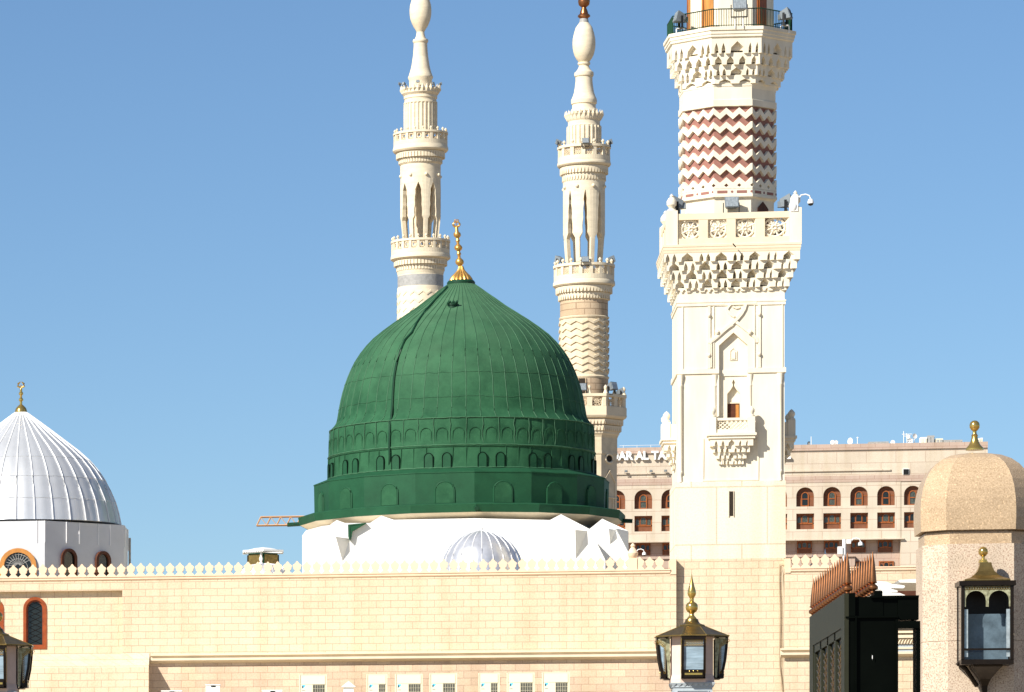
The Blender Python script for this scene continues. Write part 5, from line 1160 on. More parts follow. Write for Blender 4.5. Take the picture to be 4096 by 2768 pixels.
    # green screens closing the sides of the railing
    for fc in range(8):
        c_ = m11(fc + .5, 0, 0)
        if abs(c_[1] - cy) < .6 * ap and True:
            b = B(); b.bay(m11, fc + .02, fc + .98, zr0 + .01, zr1 - .02, -.04, -.03, [(0, 0), (1, 0), (1, 1), (0, 1)]); b.build('railing_screen', GREENB, t)
    # spout rod on the slab
    b = B(); b.bar((tx(2926), yf - .25, tz(985)), (tx(2937), yf - .3, tz(1000)), .03); b.build('rod', BRONZE, t)
    return t, cx, cy, tx, tz, yf, zt_, zu, m11, ucx
TW, tcx, tcy, tx, tz, tyf, tzt, tzu, m11, ucx = TOWER()
put_flood(2925, 857, tyf + .55, .05, 1.02, 'ribbed grey floodlight centred behind the parapet of the square balcony')
put_flood(2712, 862, tyf + .7, -1.7, 1.15, 'grey floodlight beside the left finial of the square balcony, turned to the shaft')
put_flood(3142, 855, tyf + .7, 1.5, 1.15, 'tilted dark floodlight at the right end of the square balcony, beside the camera post')
put_flood(2957, 66, tcy - 2.25, .05, 1.05, 'white fronted floodlight at the centre behind the top railing of the square tower', 'floodlights on the top balcony')
put_flood(2722, 112, tcy - 1.2, -1.4, 1.0, 'white floodlight at the left end of the top railing of the square tower', 'floodlights on the top balcony')
put_flood(3140, 100, tcy - 1.2, 1.3, 1.0, 'white floodlight at the right end of the top railing of the square tower', 'floodlights on the top balcony')
# stands under the top floodlights
for px, py0, py1, dy, lab in ((2957, 66, 108, -2.25, 'small white stand raising the central top floodlight'), (2722, 112, 135, -1.2, 'small white stand under the left top floodlight'), (3140, 100, 128, -1.2, 'small white stand under the right top floodlight')):
    Yq = tcy + dy; x_ = X(px, Yq); b = B()
    for s_ in (-1, 1): b.bar((x_ + s_ * .14, Yq, Z(px, py1 + 4, Yq)), (x_ + s_ * .14, Yq, Z(px, py0, Yq) - .03), .03)
    b.bar((x_ - .14, Yq, Z(px, py0 + 2, Yq)), (x_ + .14, Yq, Z(px, py0 + 2, Yq)), .03)
    tag(b.build('lamp_stand', WHITE, None, (x_, Yq, Z(px, py1, Yq))), lab, 'stand', 'floodlight stands')
# security cameras
def cctv(px, py, Y, s, label, pole=None):
    x_, z_ = X(px, Y), Z(px, py, Y); t = thing('security_camera', label, 'camera', (x_, Y, z_)); b = B()
    b.tube([(x_ - .0 * s, Y, z_), (x_ + .12 * s, Y, z_ + .16 * s), (x_ + .30 * s, Y, z_ + .19 * s), (x_ + .46 * s, Y, z_ + .12 * s), (x_ + .50 * s, Y, z_ - .02 * s)], .03 * s, 8); b.box(x_ - .22 * s, x_, Y - .09 * s, Y + .09 * s, z_ - .1 * s, z_ + .12 * s); b.build('arm', WHITE, t)
    b = B(); b.lathe(x_ + .50 * s, Y, [(.02, z_ + .0 * s), (.09 * s, z_ - .03 * s), (.125 * s, z_ - .12 * s), (.125 * s, z_ - .2 * s)], 14); b.build('housing', WHITE, t)
    b = B(); b.lathe(x_ + .50 * s, Y, [(.115 * s, z_ - .2 * s), (.09 * s, z_ - .27 * s), (.01, z_ - .3 * s)], 14); b.build('lens_dome', BLACK, t)
    return t
cctv(3193, 796, tyf + .05, .85, 'white dome camera on a curved arm at the right corner of the square balcony')
Yc = tyf + .0; b = B(); b.box(X(3163, Yc), X(3192, Yc), Yc - .05, Yc + .2, Z(3175, 845, Yc) , Z(3175, 790, Yc)); b.lathe(X(3174, Yc), Yc + .05, [(.05, Z(3174, 852, Yc)), (.14, Z(3174, 838, Yc)), (.16, Z(3174, 822, Yc)), (.1, Z(3174, 806, Yc))], 14)
tag(b.build('junction_box', WHITE, None, (X(3177, Yc), Yc, Z(3175, 850, Yc))), 'white box strapped over the right corner finial of the square balcony, carrying the camera', 'box')
cctv(2545, 2208, YW + .1, .55, 'little white camera on the stone pinnacle at the right end of the merlons')
# ------------------------------------------------------------------ foreground lamps
def LAMP(px, dy, label, cam_only=None):
    Y = 98.; cx = X(px, Y); m = M(px, Y); z = lambda py: Z(px, py + dy, Y); R = lambda h: h * m
    t = thing('lamp_post', label, 'lamp post', (cx, Y, 0), 'brass lantern posts in the courtyard'); P = lambda pts: [(R(h), z(y)) for h, y in reversed(pts)]
    b = B(); b.lathe(cx, Y, P([(.5, 2294), (3, 2310), (6, 2325), (11, 2345), (16, 2362), (17.5, 2372), (16, 2381), (10, 2390), (8, 2395), (9, 2399), (8, 2404), (11, 2408), (19, 2413), (24, 2420), (25, 2429), (24, 2438), (18, 2447), (11, 2452), (9, 2456), (10, 2462), (17, 2470), (21, 2475.8)]), 32); b.build('finial', BRASS, t)
    b = B(); b.lathe(cx, Y, P([(21, 2476), (25, 2477), (26, 2480), (28, 2487), (34, 2494), (44, 2498), (50, 2499), (50, 2501.8)]), 40); b.build('cap', BRASSD, t)
    # eight sided roof with raised front panels
    rot = -pi / 2; b = B()
    def oct_(r1, r2): # alternating radii star
        return [(cx + (r1 if k % 4 in (0, 1) else r2) * 1, 0) for k in range(8)]
    def ringv(a, bb_, zz): # front panels (width bb_, reach a) on four sides + chamfers
        Q = [(-bb_, -a), (bb_, -a), (a, -bb_), (a, bb_), (bb_, a), (-bb_, a), (-a, bb_), (-a, -bb_)]
        return [(cx + R(x), Y + R(y), zz) for x, y in Q]
    L1, L2, L3, L4 = ringv(50, 26, z(2502)), ringv(54, 30, z(2508)), ringv(145, 50, z(2546)), ringv(146, 51, z(2550))
    vs = L1 + L2 + L3 + L4; fs = [tuple(range(8)), tuple(range(31, 23, -1))]
    for j in range(3): fs += [(8 * j + k, 8 * j + (k + 1) % 8, 8 * j + 8 + (k + 1) % 8, 8 * j + 8 + k) for k in range(8)]
    b.add(vs, fs); ro = b.build('roof', BRASSD, t); b = B()
    for k in range(8): b.bar(L2[k], L3[k], R(2)); b.bar(L3[k], L3[(k + 1) % 8], R(1.6))
    for k in (2, 3, 4, 5, 6, 7, 0, 1): b.sph((L3[k][0], L3[k][1], L3[k][2]), R(3), 6)
    b.build('ridges', BRASS, ro)
    # stone shaft
    b = B(); hw = R(62); c = R(24)
    sq = lambda h, cc: [(cx - h + cc, Y - h), (cx + h - cc, Y - h), (cx + h, Y - h + cc), (cx + h, Y + h - cc), (cx + h - cc, Y + h), (cx - h + cc, Y + h), (cx - h, Y + h - cc), (cx - h, Y - h + cc)]
    b.xy(sq(R(82), R(34)), z(2700), z(2550.5)); mpS = mpoly(sq(R(82), R(34))); polyloft(b, mpS, 8, [(R(5), z(2733)), (R(5), z(2718)), (0, z(2700.2))]); b.build('stone_shaft', PINKST, t)
    b = B(); H = 88; b.box(cx - R(H), cx + R(H), Y - R(H), Y + R(H), z(2737), z(2733.2)); b.box(cx - R(82), cx + R(82), Y - R(82), Y + R(82), z(2752), z(2737.2))
    for k in range(8):
        xa = cx - R(H) + R(2 * H) * k / 8; w_ = R(2 * H) / 8
        for s_ in (-1,):
            b.add([(xa, Y - R(88), z(2737.3)), (xa + w_, Y - R(88), z(2737.3)), (xa + w_ * .5, Y - R(83), z(2750)), (xa, Y - R(80), z(2737.3)), (xa + w_, Y - R(80), z(2737.3))], [(0, 1, 2), (0, 2, 3), (1, 4, 2), (0, 3, 4, 1)])
            ya = Y - R(H) + R(2 * H) * k / 8
            for sx_ in (-1, 1): b.add([(cx + sx_ * R(88), ya, z(2737.3)), (cx + sx_ * R(88), ya + w_, z(2737.3)), (cx + sx_ * R(83), ya + w_ / 2, z(2750)), (cx + sx_ * R(80), ya, z(2737.3)), (cx + sx_ * R(80), ya + w_, z(2737.3))], [(0, 1, 2), (0, 2, 3), (1, 4, 2), (0, 3, 4, 1)])
    b.build('toothed_capital', GSTONE, t)
    b = B(); b.box(cx - R(78), cx + R(78), Y - R(78), Y + R(78), 0, z(2752.2)); po = b.build('pedestal', GSTONE, t); b = B()
    ribbon(b, [(cx - R(62), z(3100)), (cx - R(62), z(2766)), (cx + R(62), z(2766)), (cx + R(62), z(3100))], R(4), Y - R(82), Y - R(78.2)); b.build('panel_moulding', GSTONE, po)
    # four lanterns hung under the roof, one per side
    for s4 in range(4):
        def rt(b_):
            a = s4 * pi / 2; b_.v = [(cx + (vx - cx) * cos(a) - (vy - Y) * sin(a), Y + (vx - cx) * sin(a) + (vy - Y) * cos(a), vz) for vx, vy, vz in b_.v]; return b_
        yo, yi = Y - R(143), Y - R(95); w_ = R(48)
        # tapered frame: side silhouettes lean inward to the bottom
        prof_ = [(2552, 143), (2592, 141), (2640, 136), (2680, 128), (2702, 118), (2715, 108)]
        b = B()
        for s_ in (-1, 1):
            A = [(Y - R(d), z(y)) for y, d in prof_] + [(Y - R(92), z(2715)), (Y - R(92), z(2552))]
            A2 = [(Y - R(d - 11), z(y)) for y, d in prof_]
            n = len(prof_)
            for k in range(n - 1): b.yz([A[k], A[k + 1], A2[k + 1], A2[k]], cx + s_ * w_, cx + s_ * (w_ - R(9)))
            b.yz([(Y - R(106), z(2552)), (Y - R(106), z(2715)), (Y - R(94), z(2715)), (Y - R(94), z(2552))], cx + s_ * w_, cx + s_ * (w_ - R(7)))
        b.box(cx - w_ + R(9), cx + w_ - R(9), yo + R(8), yo + R(1), z(2565), z(2552)); b.box(cx - w_ + R(9), cx + w_ - R(9), Y - R(126), Y - R(108), z(2715), z(2684))
        b.box(cx - w_, cx + w_, Y - R(112), Y - R(80), z(2719), z(2715.2))
        lo = rt(b).build('lantern', BRONZE, t)
        b = B(); k_ = [(yo + R(10), z(2566)), (Y - R(131), z(2600)), (Y - R(125), z(2650)), (Y - R(120), z(2683))]
        vs = [(cx + s_ * (w_ - R(9)), y, zz) for y, zz in k_ for s_ in (-1, 1)]; vs += [(x, y + R(3), zz) for x, y, zz in vs]; b.add(vs, [(0, 1, 3, 2), (2, 3, 5, 4), (4, 5, 7, 6), (8, 10, 11, 9), (10, 12, 13, 11), (12, 14, 15, 13), (0, 8, 9, 1), (6, 7, 15, 14), (0, 2, 10, 8), (2, 4, 12, 10), (4, 6, 14, 12), (1, 9, 11, 3), (3, 11, 13, 5), (5, 13, 15, 7)])
        for s_ in (-1, 1): b.yz([(Y - R(132), z(2568)), (Y - R(126), z(2640)), (Y - R(118), z(2690)), (Y - R(107), z(2690)), (Y - R(107), z(2568))], cx + s_ * (w_ - R(3)), cx + s_ * (w_ - R(5)))
        rt(b).build('glass', LAMPG, lo)
        # pierced brass spandrels
        b = B(); rn = random.Random(5)
        for k in range(14):
            x_ = cx - w_ + R(11) + (2 * w_ - R(22)) * (k % 7 + .5) / 7; zz = z(2568 + 9 * (k // 7) + 3); r_ = R(4.4)
            b.tube([(x_ + r_ * cos(q * pi / 4), yo - R(.5) + R(6), zz + r_ * sin(q * pi / 4)) for q in range(9)], R(1.1), 4, False)
        b.bar((cx - w_ + R(9), yo + R(6), z(2587)), (cx + w_ - R(9), yo + R(6), z(2587)), R(2.5)); b.box(cx - w_ + R(10), cx + w_ - R(10), yo + R(12), yo + R(12.5), z(2587), z(2560))
        for s_ in (-1, 1):
            for k in range(16):
                yy = 2566 + k * 8.4; d = 128 if k < 1 else (122 - k * .3 if k < 2 else 113); x_ = cx + s_ * (w_ + R(.6))
                for dd in ((0,) if k > 3 else (0, -10, -19)[:4 - k]):
                    b.tube([(x_, Y - R(d - dd - 2) + R(4) * cos(q * pi / 3), z(yy) + R(4.2) * sin(q * pi / 3)) for q in range(7)], R(1), 4, False)
        rt(b).build('filigree', BRASS, lo)
        for s_ in (-1, 1):
            b = B(); b.yz([(Y - R(d), z(y)) for d, y in ((137, 2556), (90, 2556), (90, 2712), (98, 2712), (101, 2660), (104, 2625), (109, 2602), (119, 2588), (136, 2578))], cx + s_ * (w_ - R(2.5)), cx + s_ * (w_ + R(.3))); rt(b).build('spandrel', FRET, lo)
        b = B(); b.box(cx - w_ + R(13), cx + w_ - R(13), Y - R(127.5), Y - R(126.2), z(2705), z(2697))
        for k in range(3): b.sph((cx + (k - 1) * R(17), Y - R(127), z(2690)), R(2.4), 8)
        rt(b).build('gilded_strip', BRASS, lo)
    return t
LAMP(2767, 0, 'brass lantern post with a spiked finial in front of the recessed brick'); LAMP(-14, 38, 'brass lantern post cut by the left picture edge')
# ------------------------------------------------------------------ granite gate pillar
def PILLAR():
    Y = 75.; m = M(3900, Y); z = lambda py: Z(3924, py, Y); R = lambda h: h * m
    xf = X(3923.5, Y); W = R(449) / 2; c = R(92); cx, cy = xf, Y + W
    t = thing('gate_pillar', 'massive chamfered granite pillar with a domed stone cap and brass finial at the right picture edge', 'pillar', (cx, cy, 0))
    Q = lambda W, c: [(cx - W + c, cy - W), (cx + W - c, cy - W), (cx + W, cy - W + c), (cx + W, cy + W - c), (cx + W - c, cy + W), (cx - W + c, cy + W), (cx - W, cy + W - c), (cx - W, cy - W + c)]
    b = B(); b.xy(Q(W, c), z(2561), z(2174)); b.xy(Q(W, c), 0, z(2563)); b.xy(Q(W - .01, c), z(2564), z(2560)); b.build('shaft', GRANR, t)
    b = B(); b.xy(Q(W - R(9), c), z(2173.5), z(2126)); b.xy(Q(W - R(22), c), z(2128), z(2110)); b.build('neck', GRAN, t)
    mpQ = mpoly(Q(W + R(6), c)); H = W + R(6); b = B(); pr = []
    # bellied dome: scaled copies
    sc_ = [(1.0, 2118), (1.012, 2070), (1.012, 2030), (1.0, 1990), (.97, 1950), (.92, 1912), (.84, 1876), (.73, 1845), (.60, 1822), (.44, 1806), (.26, 1798), (.12, 1796)]
    sc_2 = [(sc_[0][0], sc_[0][1])]
    import bisect
    vs = []; base = mpQ.off(0)
    fine = []
    for i in range(len(sc_) - 1):
        for k in range(6): q = k / 6; fine.append((sc_[i][0] + (sc_[i + 1][0] - sc_[i][0]) * q, sc_[i][1] + (sc_[i + 1][1] - sc_[i][1]) * q))
    fine.append(sc_[-1])
    for s_, y in fine: vs += [(cx + (a - cx) * s_, cy + (c_ - cy) * s_, z(y)) for a, c_ in base]
    n = 8; fs = [(j * n + i, j * n + (i + 1) % n, (j + 1) * n + (i + 1) % n, (j + 1) * n + i) for j in range(len(fine) - 1) for i in range(n)] + [tuple(range(7, -1, -1)), tuple((len(fine) - 1) * n + k for k in range(n))]
    b.add(vs, fs, False); b.build('domed_cap', GRAN, t)
    fx = X(3887, cy); zf = lambda y: Z(3880, y, cy); b = B(); fx = cx
    b.lathe(fx, cy, [(R(h), zf(y)) for h, y in reversed([(1, 1682), (10, 1684), (18, 1691), (21, 1701), (20, 1711), (14, 1720), (8, 1725), (8, 1733), (10, 1738), (14, 1743), (12, 1747), (14, 1757), (18, 1770), (25, 1782), (34, 1791), (37, 1795), (37, 1801)])], 32); b.build('finial', BRASS, t)
    return cx, cy, W, Y, m, z
pcx, pcy, pW, pY, pm, pz = PILLAR()
def WALL_LANTERN():
    Yb = pcy - pW; D = .62; Y = Yb - D; R = lambda h: h * M(3940, Y); z = lambda py: Z(3940, py, Y + .25); xl, xr = X(3845, Y), X(4055, Y); cx = (xl + xr) / 2; W = (xr - xl) / 2; yc = Yb - D / 2 - .03
    t = thing('wall_lantern', 'dark framed brass lantern with twin arches bracketed to the granite pillar', 'lantern', (cx, Yb, z(2660)))
    b = B(); cr = [(1, 2186), (9, 2188), (17, 2196), (19.5, 2206), (18, 2215), (12, 2222), (7, 2226), (7, 2235), (16, 2238), (16, 2244), (20, 2246), (20, 2250)]
    b.lathe(cx - .03, yc, [(R(h), z(y)) for h, y in reversed(cr)], 28); b.build('finial', BRASS, t)
    b = B(); pr = [(22, 2250), (26, 2268), (34, 2286), (50, 2303), (70, 2314), (90, 2320), (92, 2326)]; k = (D / 2) / R(92)
    for i in range(len(pr) - 1):
        (h0, y0), (h1, y1) = pr[i], pr[i + 1]
        a = [(cx + sx * R(h0), yc + sy * R(h0) * k, z(y0)) for sx, sy in ((-1, -1), (1, -1), (1, 1), (-1, 1))]; c = [(cx + sx * R(h1), yc + sy * R(h1) * k, z(y1)) for sx, sy in ((-1, -1), (1, -1), (1, 1), (-1, 1))]
        b.ext(c, a)
    b.build('roof', BRASSD, t)
    b = B(); f = R(13); y0, y1 = Y, Yb - .03; zt, zb = z(2340), z(2642)
    b.box(xl - .03, xr + .03, y0 - .03, y1, z(2346), z(2327)); b.box(xl, xr, y0, y1, z(2660), z(2640)); 
    for xx in (xl, xr - f): b.box(xx, xx + f, y0, y0 + f, zb, zt); b.box(xx, xx + f, y1 - f, y1, zb, zt)
    b.box(xl + f, xr - f, y1 - .03, y1, zb, zt); b.box(xl + f, xr - f, y0 + .0, y0 + .03, z(2604), z(2596)); fo = b.build('frame', BRONZE, t)
    # twin arch fretwork
    b = B(); w1 = (2 * (W - f)) / 2
    for s_ in (0, 1):
        a0 = xl + f + s_ * w1; ar = arch(a0 + w1 / 2, z(2430), z(2366), w1 / 2 - .02, 12)
        b.xz([(a0 + .001, z(2430)), *[(a0 + .02, z(2430))], *ar[1:-1], (a0 + w1 - .02, z(2430)), (a0 + w1 - .001, z(2430)), (a0 + w1 - .001, z(2348)), (a0 + .001, z(2348))], y0 + .015, y0 + .035)
    b.build('arched_fret', FRET, fo)
    b = B(); rr = random.Random(2)
    for q in range(18):
        xx = xl + f + (2 * (W - f)) * (q + .5) / 18; b.tube([(xx + .022 * cos(j * pi / 4), y0 + .012, z(2356) + .022 * sin(j * pi / 4)) for j in range(9)], .006, 4, False)
    b.build('scrollwork', BRASSD, fo)
    b = B(); b.box(xl + .01, xl + .02, y0 + f, y1 - f, zb, zt); b.build('glass', GL_L, t)
    for xx in (xl + f + .005, xr - f - .055):
        b = B(); b.box(xx, xx + .05, y0 + .036, y0 + .048, z(2630), z(2440)); b.build('inner_stile', FLOODG, fo)
    b = B(); b.box(xl + f, xr - f, y0 + .30, y0 + .32, z(2638), z(2455)); b.build('added_backplate', BACKPL, fo)  # backplate added to stand for the bluish reflection in the glass
    b = B(); pts = [(64, 2661), (62, 2668), (44, 2690), (26, 2715), (16, 2740), (14, 2775)]
    for i in range(len(pts) - 1):
        (h0, ya), (h1, yb_) = pts[i], pts[i + 1]; d0, d1 = D * h0 / 70, D * h1 / 70
        b.ext([(cx - R(h1) + .03, Yb, z(yb_)), (cx + R(h1), Yb, z(yb_)), (cx + R(h1), Yb - d1, z(yb_)), (cx - R(h1) + .03, Yb - d1, z(yb_))], [(cx - R(h0) + .03, Yb, z(ya)), (cx + R(h0), Yb, z(ya)), (cx + R(h0), Yb - d0, z(ya)), (cx - R(h0) + .03, Yb - d0, z(ya))])
    b.tube([(xl - .02, Yb - .3, z(2650)), (xl + .1, Yb - .25, z(2672)), (cx - .1, Yb - .12, z(2740))], .035, 8); b.build('bracket', BRONZE, t)
BACKPL = mat('reflection_backplate', (.11, .155, .19), .2, var=.3, scale=4, spec=.6)
GL_L = mat('smoky_lantern_glass', (.03, .045, .055), .06, var=.3, scale=2, spec=1.0)
WALL_LANTERN()
# ------------------------------------------------------------------ dark gate pier with spikes
def GATE():
    Y = 60.; x_ = lambda p: X(p, Y); z = lambda py: Z(3400, py, Y); m = M(3400, Y)
    xl, xr = x_(3378), x_(3592); Yb = 65.2; zt = z(2372); t = thing('gate_pier', 'dark green gate pier crowned with two rows of copper spikes, glossy black towards the viewer', 'gate', (xl, Y, 0))
    b = B(); b.box(xl + .051, xr, Y + .02, Yb, 0, zt - .28); b.box(x_(3534) + .002, xr, Y + .06, Yb, zt - .279, z(2386)); b.box(xl, x_(3421), Y + .001, Yb, zt - .279, zt); b.box(x_(3421) + .002, x_(3534), Y + .05, Yb, zt - .279, zt - .045); b.build('pier_body', GBLACK, t)
    # side face with recessed arched panels
    b = B(); d = Yb - Y; y0 = Y; zpt = z(2505); 
    b.box(xl - .002, xl + .05, Y, Yb, zpt, zt - .004)
    ys = [Y + .0, Y + .62]; b.box(xl - .002, xl + .05, Y, Y + .45, 0, zpt); b.box(xl - .002, xl + .05, Yb - .55, Yb, 0, zpt)
    n = 4; seg = (d - 1.0) / n
    for k in range(n + 1): yy = Y + .45 + seg * k; b.box(xl + .012, xl + .05, yy - .09, yy + .09, 0, zpt)
    b.box(xl + .012, xl + .05, Y + .45, Yb - .55, zpt - .10, zpt); b.build('side_face', MGREEN, t)
    for k in range(n):
        ya = Y + .45 + seg * k + .09; yb_ = Y + .45 + seg * (k + 1) - .09; w_ = yb_ - ya; ym = (ya + yb_) / 2; zz = zpt - .12
        b = B(); 
        for e_ in (0, .12): b.yz([(ya + e_, 3.0), (ya + e_, zz - .0 - e_), (ya + e_ + .05, zz - e_), (ya + e_ + .05, 3.0)], xl + .025 + e_ * .08, xl + .05); b.yz([(yb_ - e_, 3.0), (yb_ - e_, zz - e_), (yb_ - e_ - .05, zz - e_), (yb_ - e_ - .05, 3.0)], xl + .025 + e_ * .08, xl + .05)
        b.build('panel_frame', MGREEN, t)
        b = B(); b.xz([(0, 0)], 0, 0) if False else None
        b.yz([(ya + w_ * .3, z(2780)), (ya + w_ * .3, zz - .22), (ym, zz - .10), (yb_ - w_ * .3, zz - .22), (yb_ - w_ * .3, z(2780))], xl + .040, xl + .045); pn = b.build('stained_panel', STAIN, t)
        b = B(); 
        for q in range(7):
            zq = z(2555) - q * .085 - .02
            for s_ in (-1, 1): b.tube([(xl + .03, ym + s_ * w_ * .3, zq), (xl + .03, ym, zq - .06), (xl + .03, ym + s_ * w_ * .12, zq - .09)], .008, 4, False)
        b.build('brass_lattice', BRASSD, pn)
    # front mouldings
    b = B(); b.box(x_(3421), x_(3426), Y - .03, Y + .02, 0, zt - .28); b.box(xr - .03, xr, Y - .03, Y + .02, 0, z(2480)); b.box(x_(3382), xr, Y - .02, Y + .02, z(2472), z(2466)); b.build('front_moulding', GBLACK, t)
    b = B(); xb1 = x_(3676); b.box(xr + .002, xb1, Y + .03, Y + .6, z(2480), z(2384)); b.box(xl + .3, xb1 + .0, Y + .0, Y + .028, z(2392), z(2384)); b.box(x_(3588), x_(3680), Y - .04, Y + .5, z(2516), z(2487))
    b.box(x_(3592), x_(3595), Y + .1, Y + .4, z(2488), z(2476)); b.box(x_(3656), x_(3659), Y + .1, Y + .4, z(2488), z(2476)); b.build('crossbeam', GBLACK, t)
    b = B(); b.box(x_(3665), x_(3681), Y - .02, Y + .4, 0, z(2516)); b.build('door_post', GBLACK, t)
    b = B(); b.sph((x_(3489), Y - .02, z(2630)), .005, 10, 5); b.build('handle_glint', WHITE, t)  # white dot painting the small highlight at the handle
    b = B(); b.box(x_(3500), x_(3533), Y + .1, Y + .5, zt - .04, zt + .03); b.build('top_block', GBLACK, t)
    # spikes
    def spike(s):
        r = R_ = m; b = B(); pr = [(0.6, 0), (8, .1)]
        P = [(11, 0), (8, 6), (9, 10), (17, 14), (19, 20), (18, 27), (12, 33), (8, 36), (9, 38), (16, 42), (16.5, 44), (13, 46), (13, 50), (11.5, 78), (7.5, 122), (3.5, 152), (.8, 172)]
        b.lathe(0, 0, [(h * m * 1.15, y * m) for h, y in P], 20); return b
    sp = spike(1); me0 = None; H0 = zt
    def row(px_, y0, y1, n, hgt, lab):
        nonlocal me0
        for k in range(n):
            yy = y0 + (y1 - y0) * k / (n - 1); xx = px_
            if me0 is None:
                me0 = sp.build('spike', COPPER, t); base = me0
                me0.data.transform(__import__('mathutils').Matrix.Translation(ROOTLOC[t.name])); o = me0
            else: o = me0.copy(); COL.objects.link(o); o.parent = t
            o.location = (xx - xl, yy - Y, hgt)
    row(x_(3393), Y + .12, Yb - .1, 15, zt, '')
    row(x_(3501), Y + .32, Yb - .3, 14, zt + .02, '')
GATE()
# ------------------------------------------------------------------ white canopies and camera pole right of the spikes
def CANOPY(pts, Y, th, label, m):
    b = B(); b.xz([(X(p, Y), Z(p, y, Y)) for p, y in pts], Y, Y + th); px = pts[0]
    tag(b.build('sunshade', m, None, (X(px[0], Y), Y, Z(px[0], px[1], Y))), label, 'sunshade', 'sunshades behind the gate')
CANOPY([(3510, 2324), (3545, 2327), (3570, 2336), (3600, 2339), (3618, 2342), (3620, 2348), (3612, 2353), (3570, 2352), (3520, 2362), (3508, 2350)], 110, 3, 'white curved sunshade edge nearest the copper spikes', CANV)
CANOPY([(3592, 2322), (3600, 2319), (3660, 2316), (3760, 2316), (3760, 2330), (3660, 2331), (3600, 2330)], 112, 3, 'flat white sunshade edge running behind the granite pillar', CANV)
CANOPY([(3522, 2356), (3560, 2354), (3590, 2362), (3590, 2368), (3530, 2368)], 109, 2, 'small white folded sunshade just above the black gate', CANV)
CANOPY([(3536, 2368), (3600, 2372), (3620, 2380), (3620, 2392), (3536, 2392)], 108, 2, 'lowest pale sunshade strip resting behind the black gate', CANV)
CANOPY([(3560, 2334), (3700, 2331), (3760, 2331), (3760, 2400), (3560, 2400)], 116, .5, 'brown shaded awning cloth hanging under the white sunshades', WOODD)
Yp = 150.; xp = X(3377, Yp); b = B(); b.tube([(xp, Yp, 0), (xp, Yp, Z(3377, 2157, Yp))], .055, 12); 
tag(b.build('camera_pole', WHITE, None, (xp, Yp, 0)), 'white pole rising behind the left row of copper spikes', 'pole')
b = B(); b.box(X(3350, Yp), X(3369, Yp), Yp - .1, Yp + .05, Z(3360, 2217, Yp), Z(3360, 2187, Yp)); b.box(X(3369, Yp), X(3372, Yp), Yp - .03, Yp + .03, Z(3360, 2206, Yp), Z(3360, 2196, Yp)); tag(b.build('junction_box', WHITE, None, (X(3360, Yp), Yp, Z(3360, 2217, Yp))), 'small white box clamped on the left of the camera pole', 'box')
cctv(3403, 2167, Yp, .58, 'white dome camera on a curved arm of the pole behind the spikes')
# silver cone roof ornaments behind the right merlons
def cone(px, y0, y1, hw, label):
    Y = YW + 3; m = M(px, Y); cx = X(px, Y); z = lambda y: Z(px, y, Y)
    t = thing('roof_ornament', label, 'ornament', (cx, Y, Zcap0), 'silver cones behind the right merlons'); b = B(); R = lambda h: h * m
    b.lathe(cx, Y, [(R(hw), z(y1)), (R(hw * .35), z(y1 - (y1 - y0) * .28)), (R(2), z(y1 - (y1 - y0) * .45))], 16); b.build('cone', SILV, t)
    b = B(); b.lathe(cx, Y, [(R(2), z(y1 - (y1 - y0) * .44)), (R(5), z(y1 - (y1 - y0) * .55)), (R(.5), z(y0))], 10); b.build('tip', SILV, t)
    b = B(); b.lathe(cx, Y, [(R(hw * .8), Zcap0 - .7), (R(hw * .8), z(y1 + 14)), (R(2), z(y1))], 14); b.build('stem', WHITE, t)
cone(3300, 2193, 2246, 15, 'largest silver cone with a bright tip, beside the copper spikes'); cone(3249, 2219, 2262, 10, 'smaller silver cone left of the largest one'); 
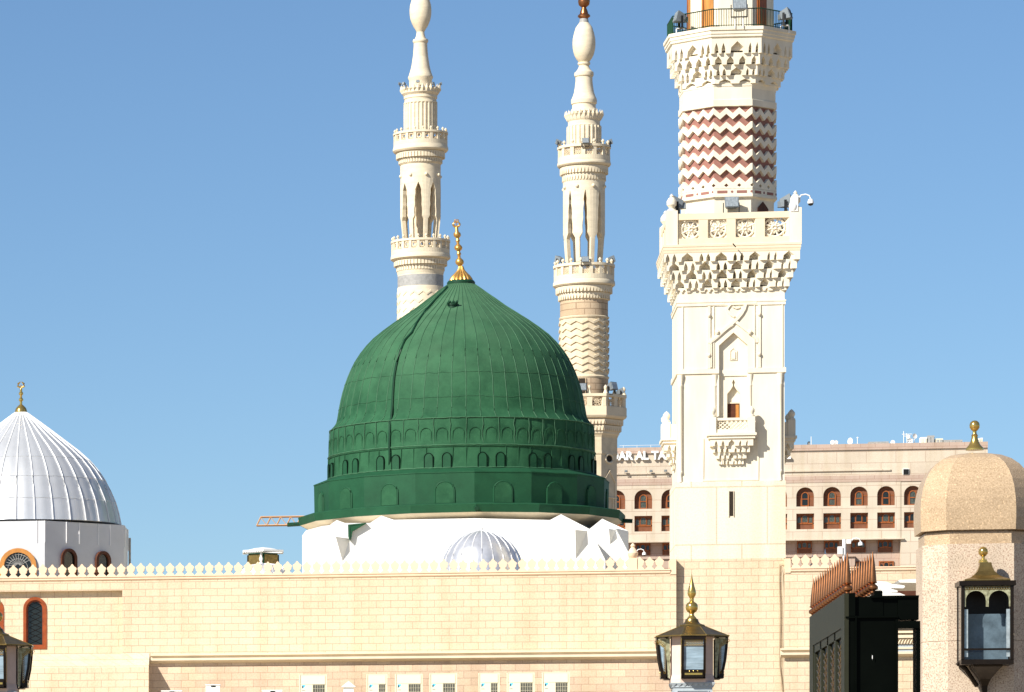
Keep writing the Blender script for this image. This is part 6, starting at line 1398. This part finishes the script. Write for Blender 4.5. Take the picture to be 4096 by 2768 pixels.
# carved capital band seen through the gate opening
YG = YW - .25; b = B(); xx0, xx1 = X(3560, YG), X(3700, YG)
t = thing('carved_frieze', 'pale carved stone frieze on the wall seen through the gate opening', 'frieze', ((xx0 + xx1) / 2, YG, Z(3620, 2620, YG)))
b.box(xx0, xx1, YG - .05, YW - .003, Z(3620, 2532, YG), Z(3620, 2524, YG)); b.box(xx0, xx1, YG - .1, YW - .003, Z(3620, 2552, YG), Z(3620, 2540, YG)); b.box(xx0, xx1, YG, YW - .003, Z(3620, 2576, YG), Z(3620, 2553, YG)); b.build('mouldings', CREAM, t)
b = B()
for k in range(12): xa = xx0 + (xx1 - xx0) * k / 12; b.tube([(xa, YG - .02, Z(3620, 2573, YG)), (xa + .05, YG - .03, Z(3620, 2560, YG)), (xa + .1, YG - .02, Z(3620, 2556, YG))], .025, 5)
b.build('carving', CREAM, t)
b = B(); b.box(xx0, xx1, YG + .05, YW - .003, Z(3620, 2612, YG), Z(3620, 2577, YG)); b.build('grey_band', GSTONE, t)
remove_tree(FL)

# ------------------------------------------------------------------ sky, sun, camera
SUN_S, SUN_E = radians(44), radians(36)
w = bpy.data.worlds.new('World'); sc.world = w; w.use_nodes = True
N = w.node_tree.nodes; L = w.node_tree.links
sky = N.new('ShaderNodeTexSky'); sky.sky_type = 'NISHITA'; sky.sun_disc = False
sky.sun_elevation = SUN_E; sky.sun_rotation = pi + SUN_S
sky.air_density = .9; sky.dust_density = .15; sky.ozone_density = 5.5; sky.altitude = 600
tn = N.new('ShaderNodeMix'); tn.data_type = 'RGBA'; tn.blend_type = 'MULTIPLY'; tn.inputs[0].default_value = 1; tn.inputs[7].default_value = (.95, .995, 1.0, 1)
L.new(sky.outputs[0], tn.inputs[6]); L.new(tn.outputs[2], N['Background'].inputs[0]); N['Background'].inputs[1].default_value = .07
sd = bpy.data.lights.new('sun', 'SUN'); sd.energy = 5.0; sd.angle = radians(.5); sd.color = (1, .95, .86)
so = bpy.data.objects.new('sun', sd); COL.objects.link(so)
from mathutils import Vector
dv = Vector((sin(SUN_S) * cos(SUN_E), cos(SUN_S) * cos(SUN_E), -sin(SUN_E)))
so.rotation_euler = dv.to_track_quat('-Z', 'Y').to_euler(); so.location = (-60, -60, 90)
cd = bpy.data.cameras.new('camera'); cam = bpy.data.objects.new('camera', cd); COL.objects.link(cam)
cam.location = (0, 0, CZ); cam.rotation_euler = (pi / 2, 0, TH)
cd.sensor_width = 36; cd.lens = 36 * F / 4096; cd.shift_x = (2048 - CX) / 4096; cd.shift_y = (HY - 1384) / 4096
cd.clip_start = .5; cd.clip_end = 9000
sc.camera = cam
sc.view_settings.view_transform = 'Standard'; sc.view_settings.look = 'None'; sc.view_settings.gamma = 1
sc.view_settings.exposure = .62
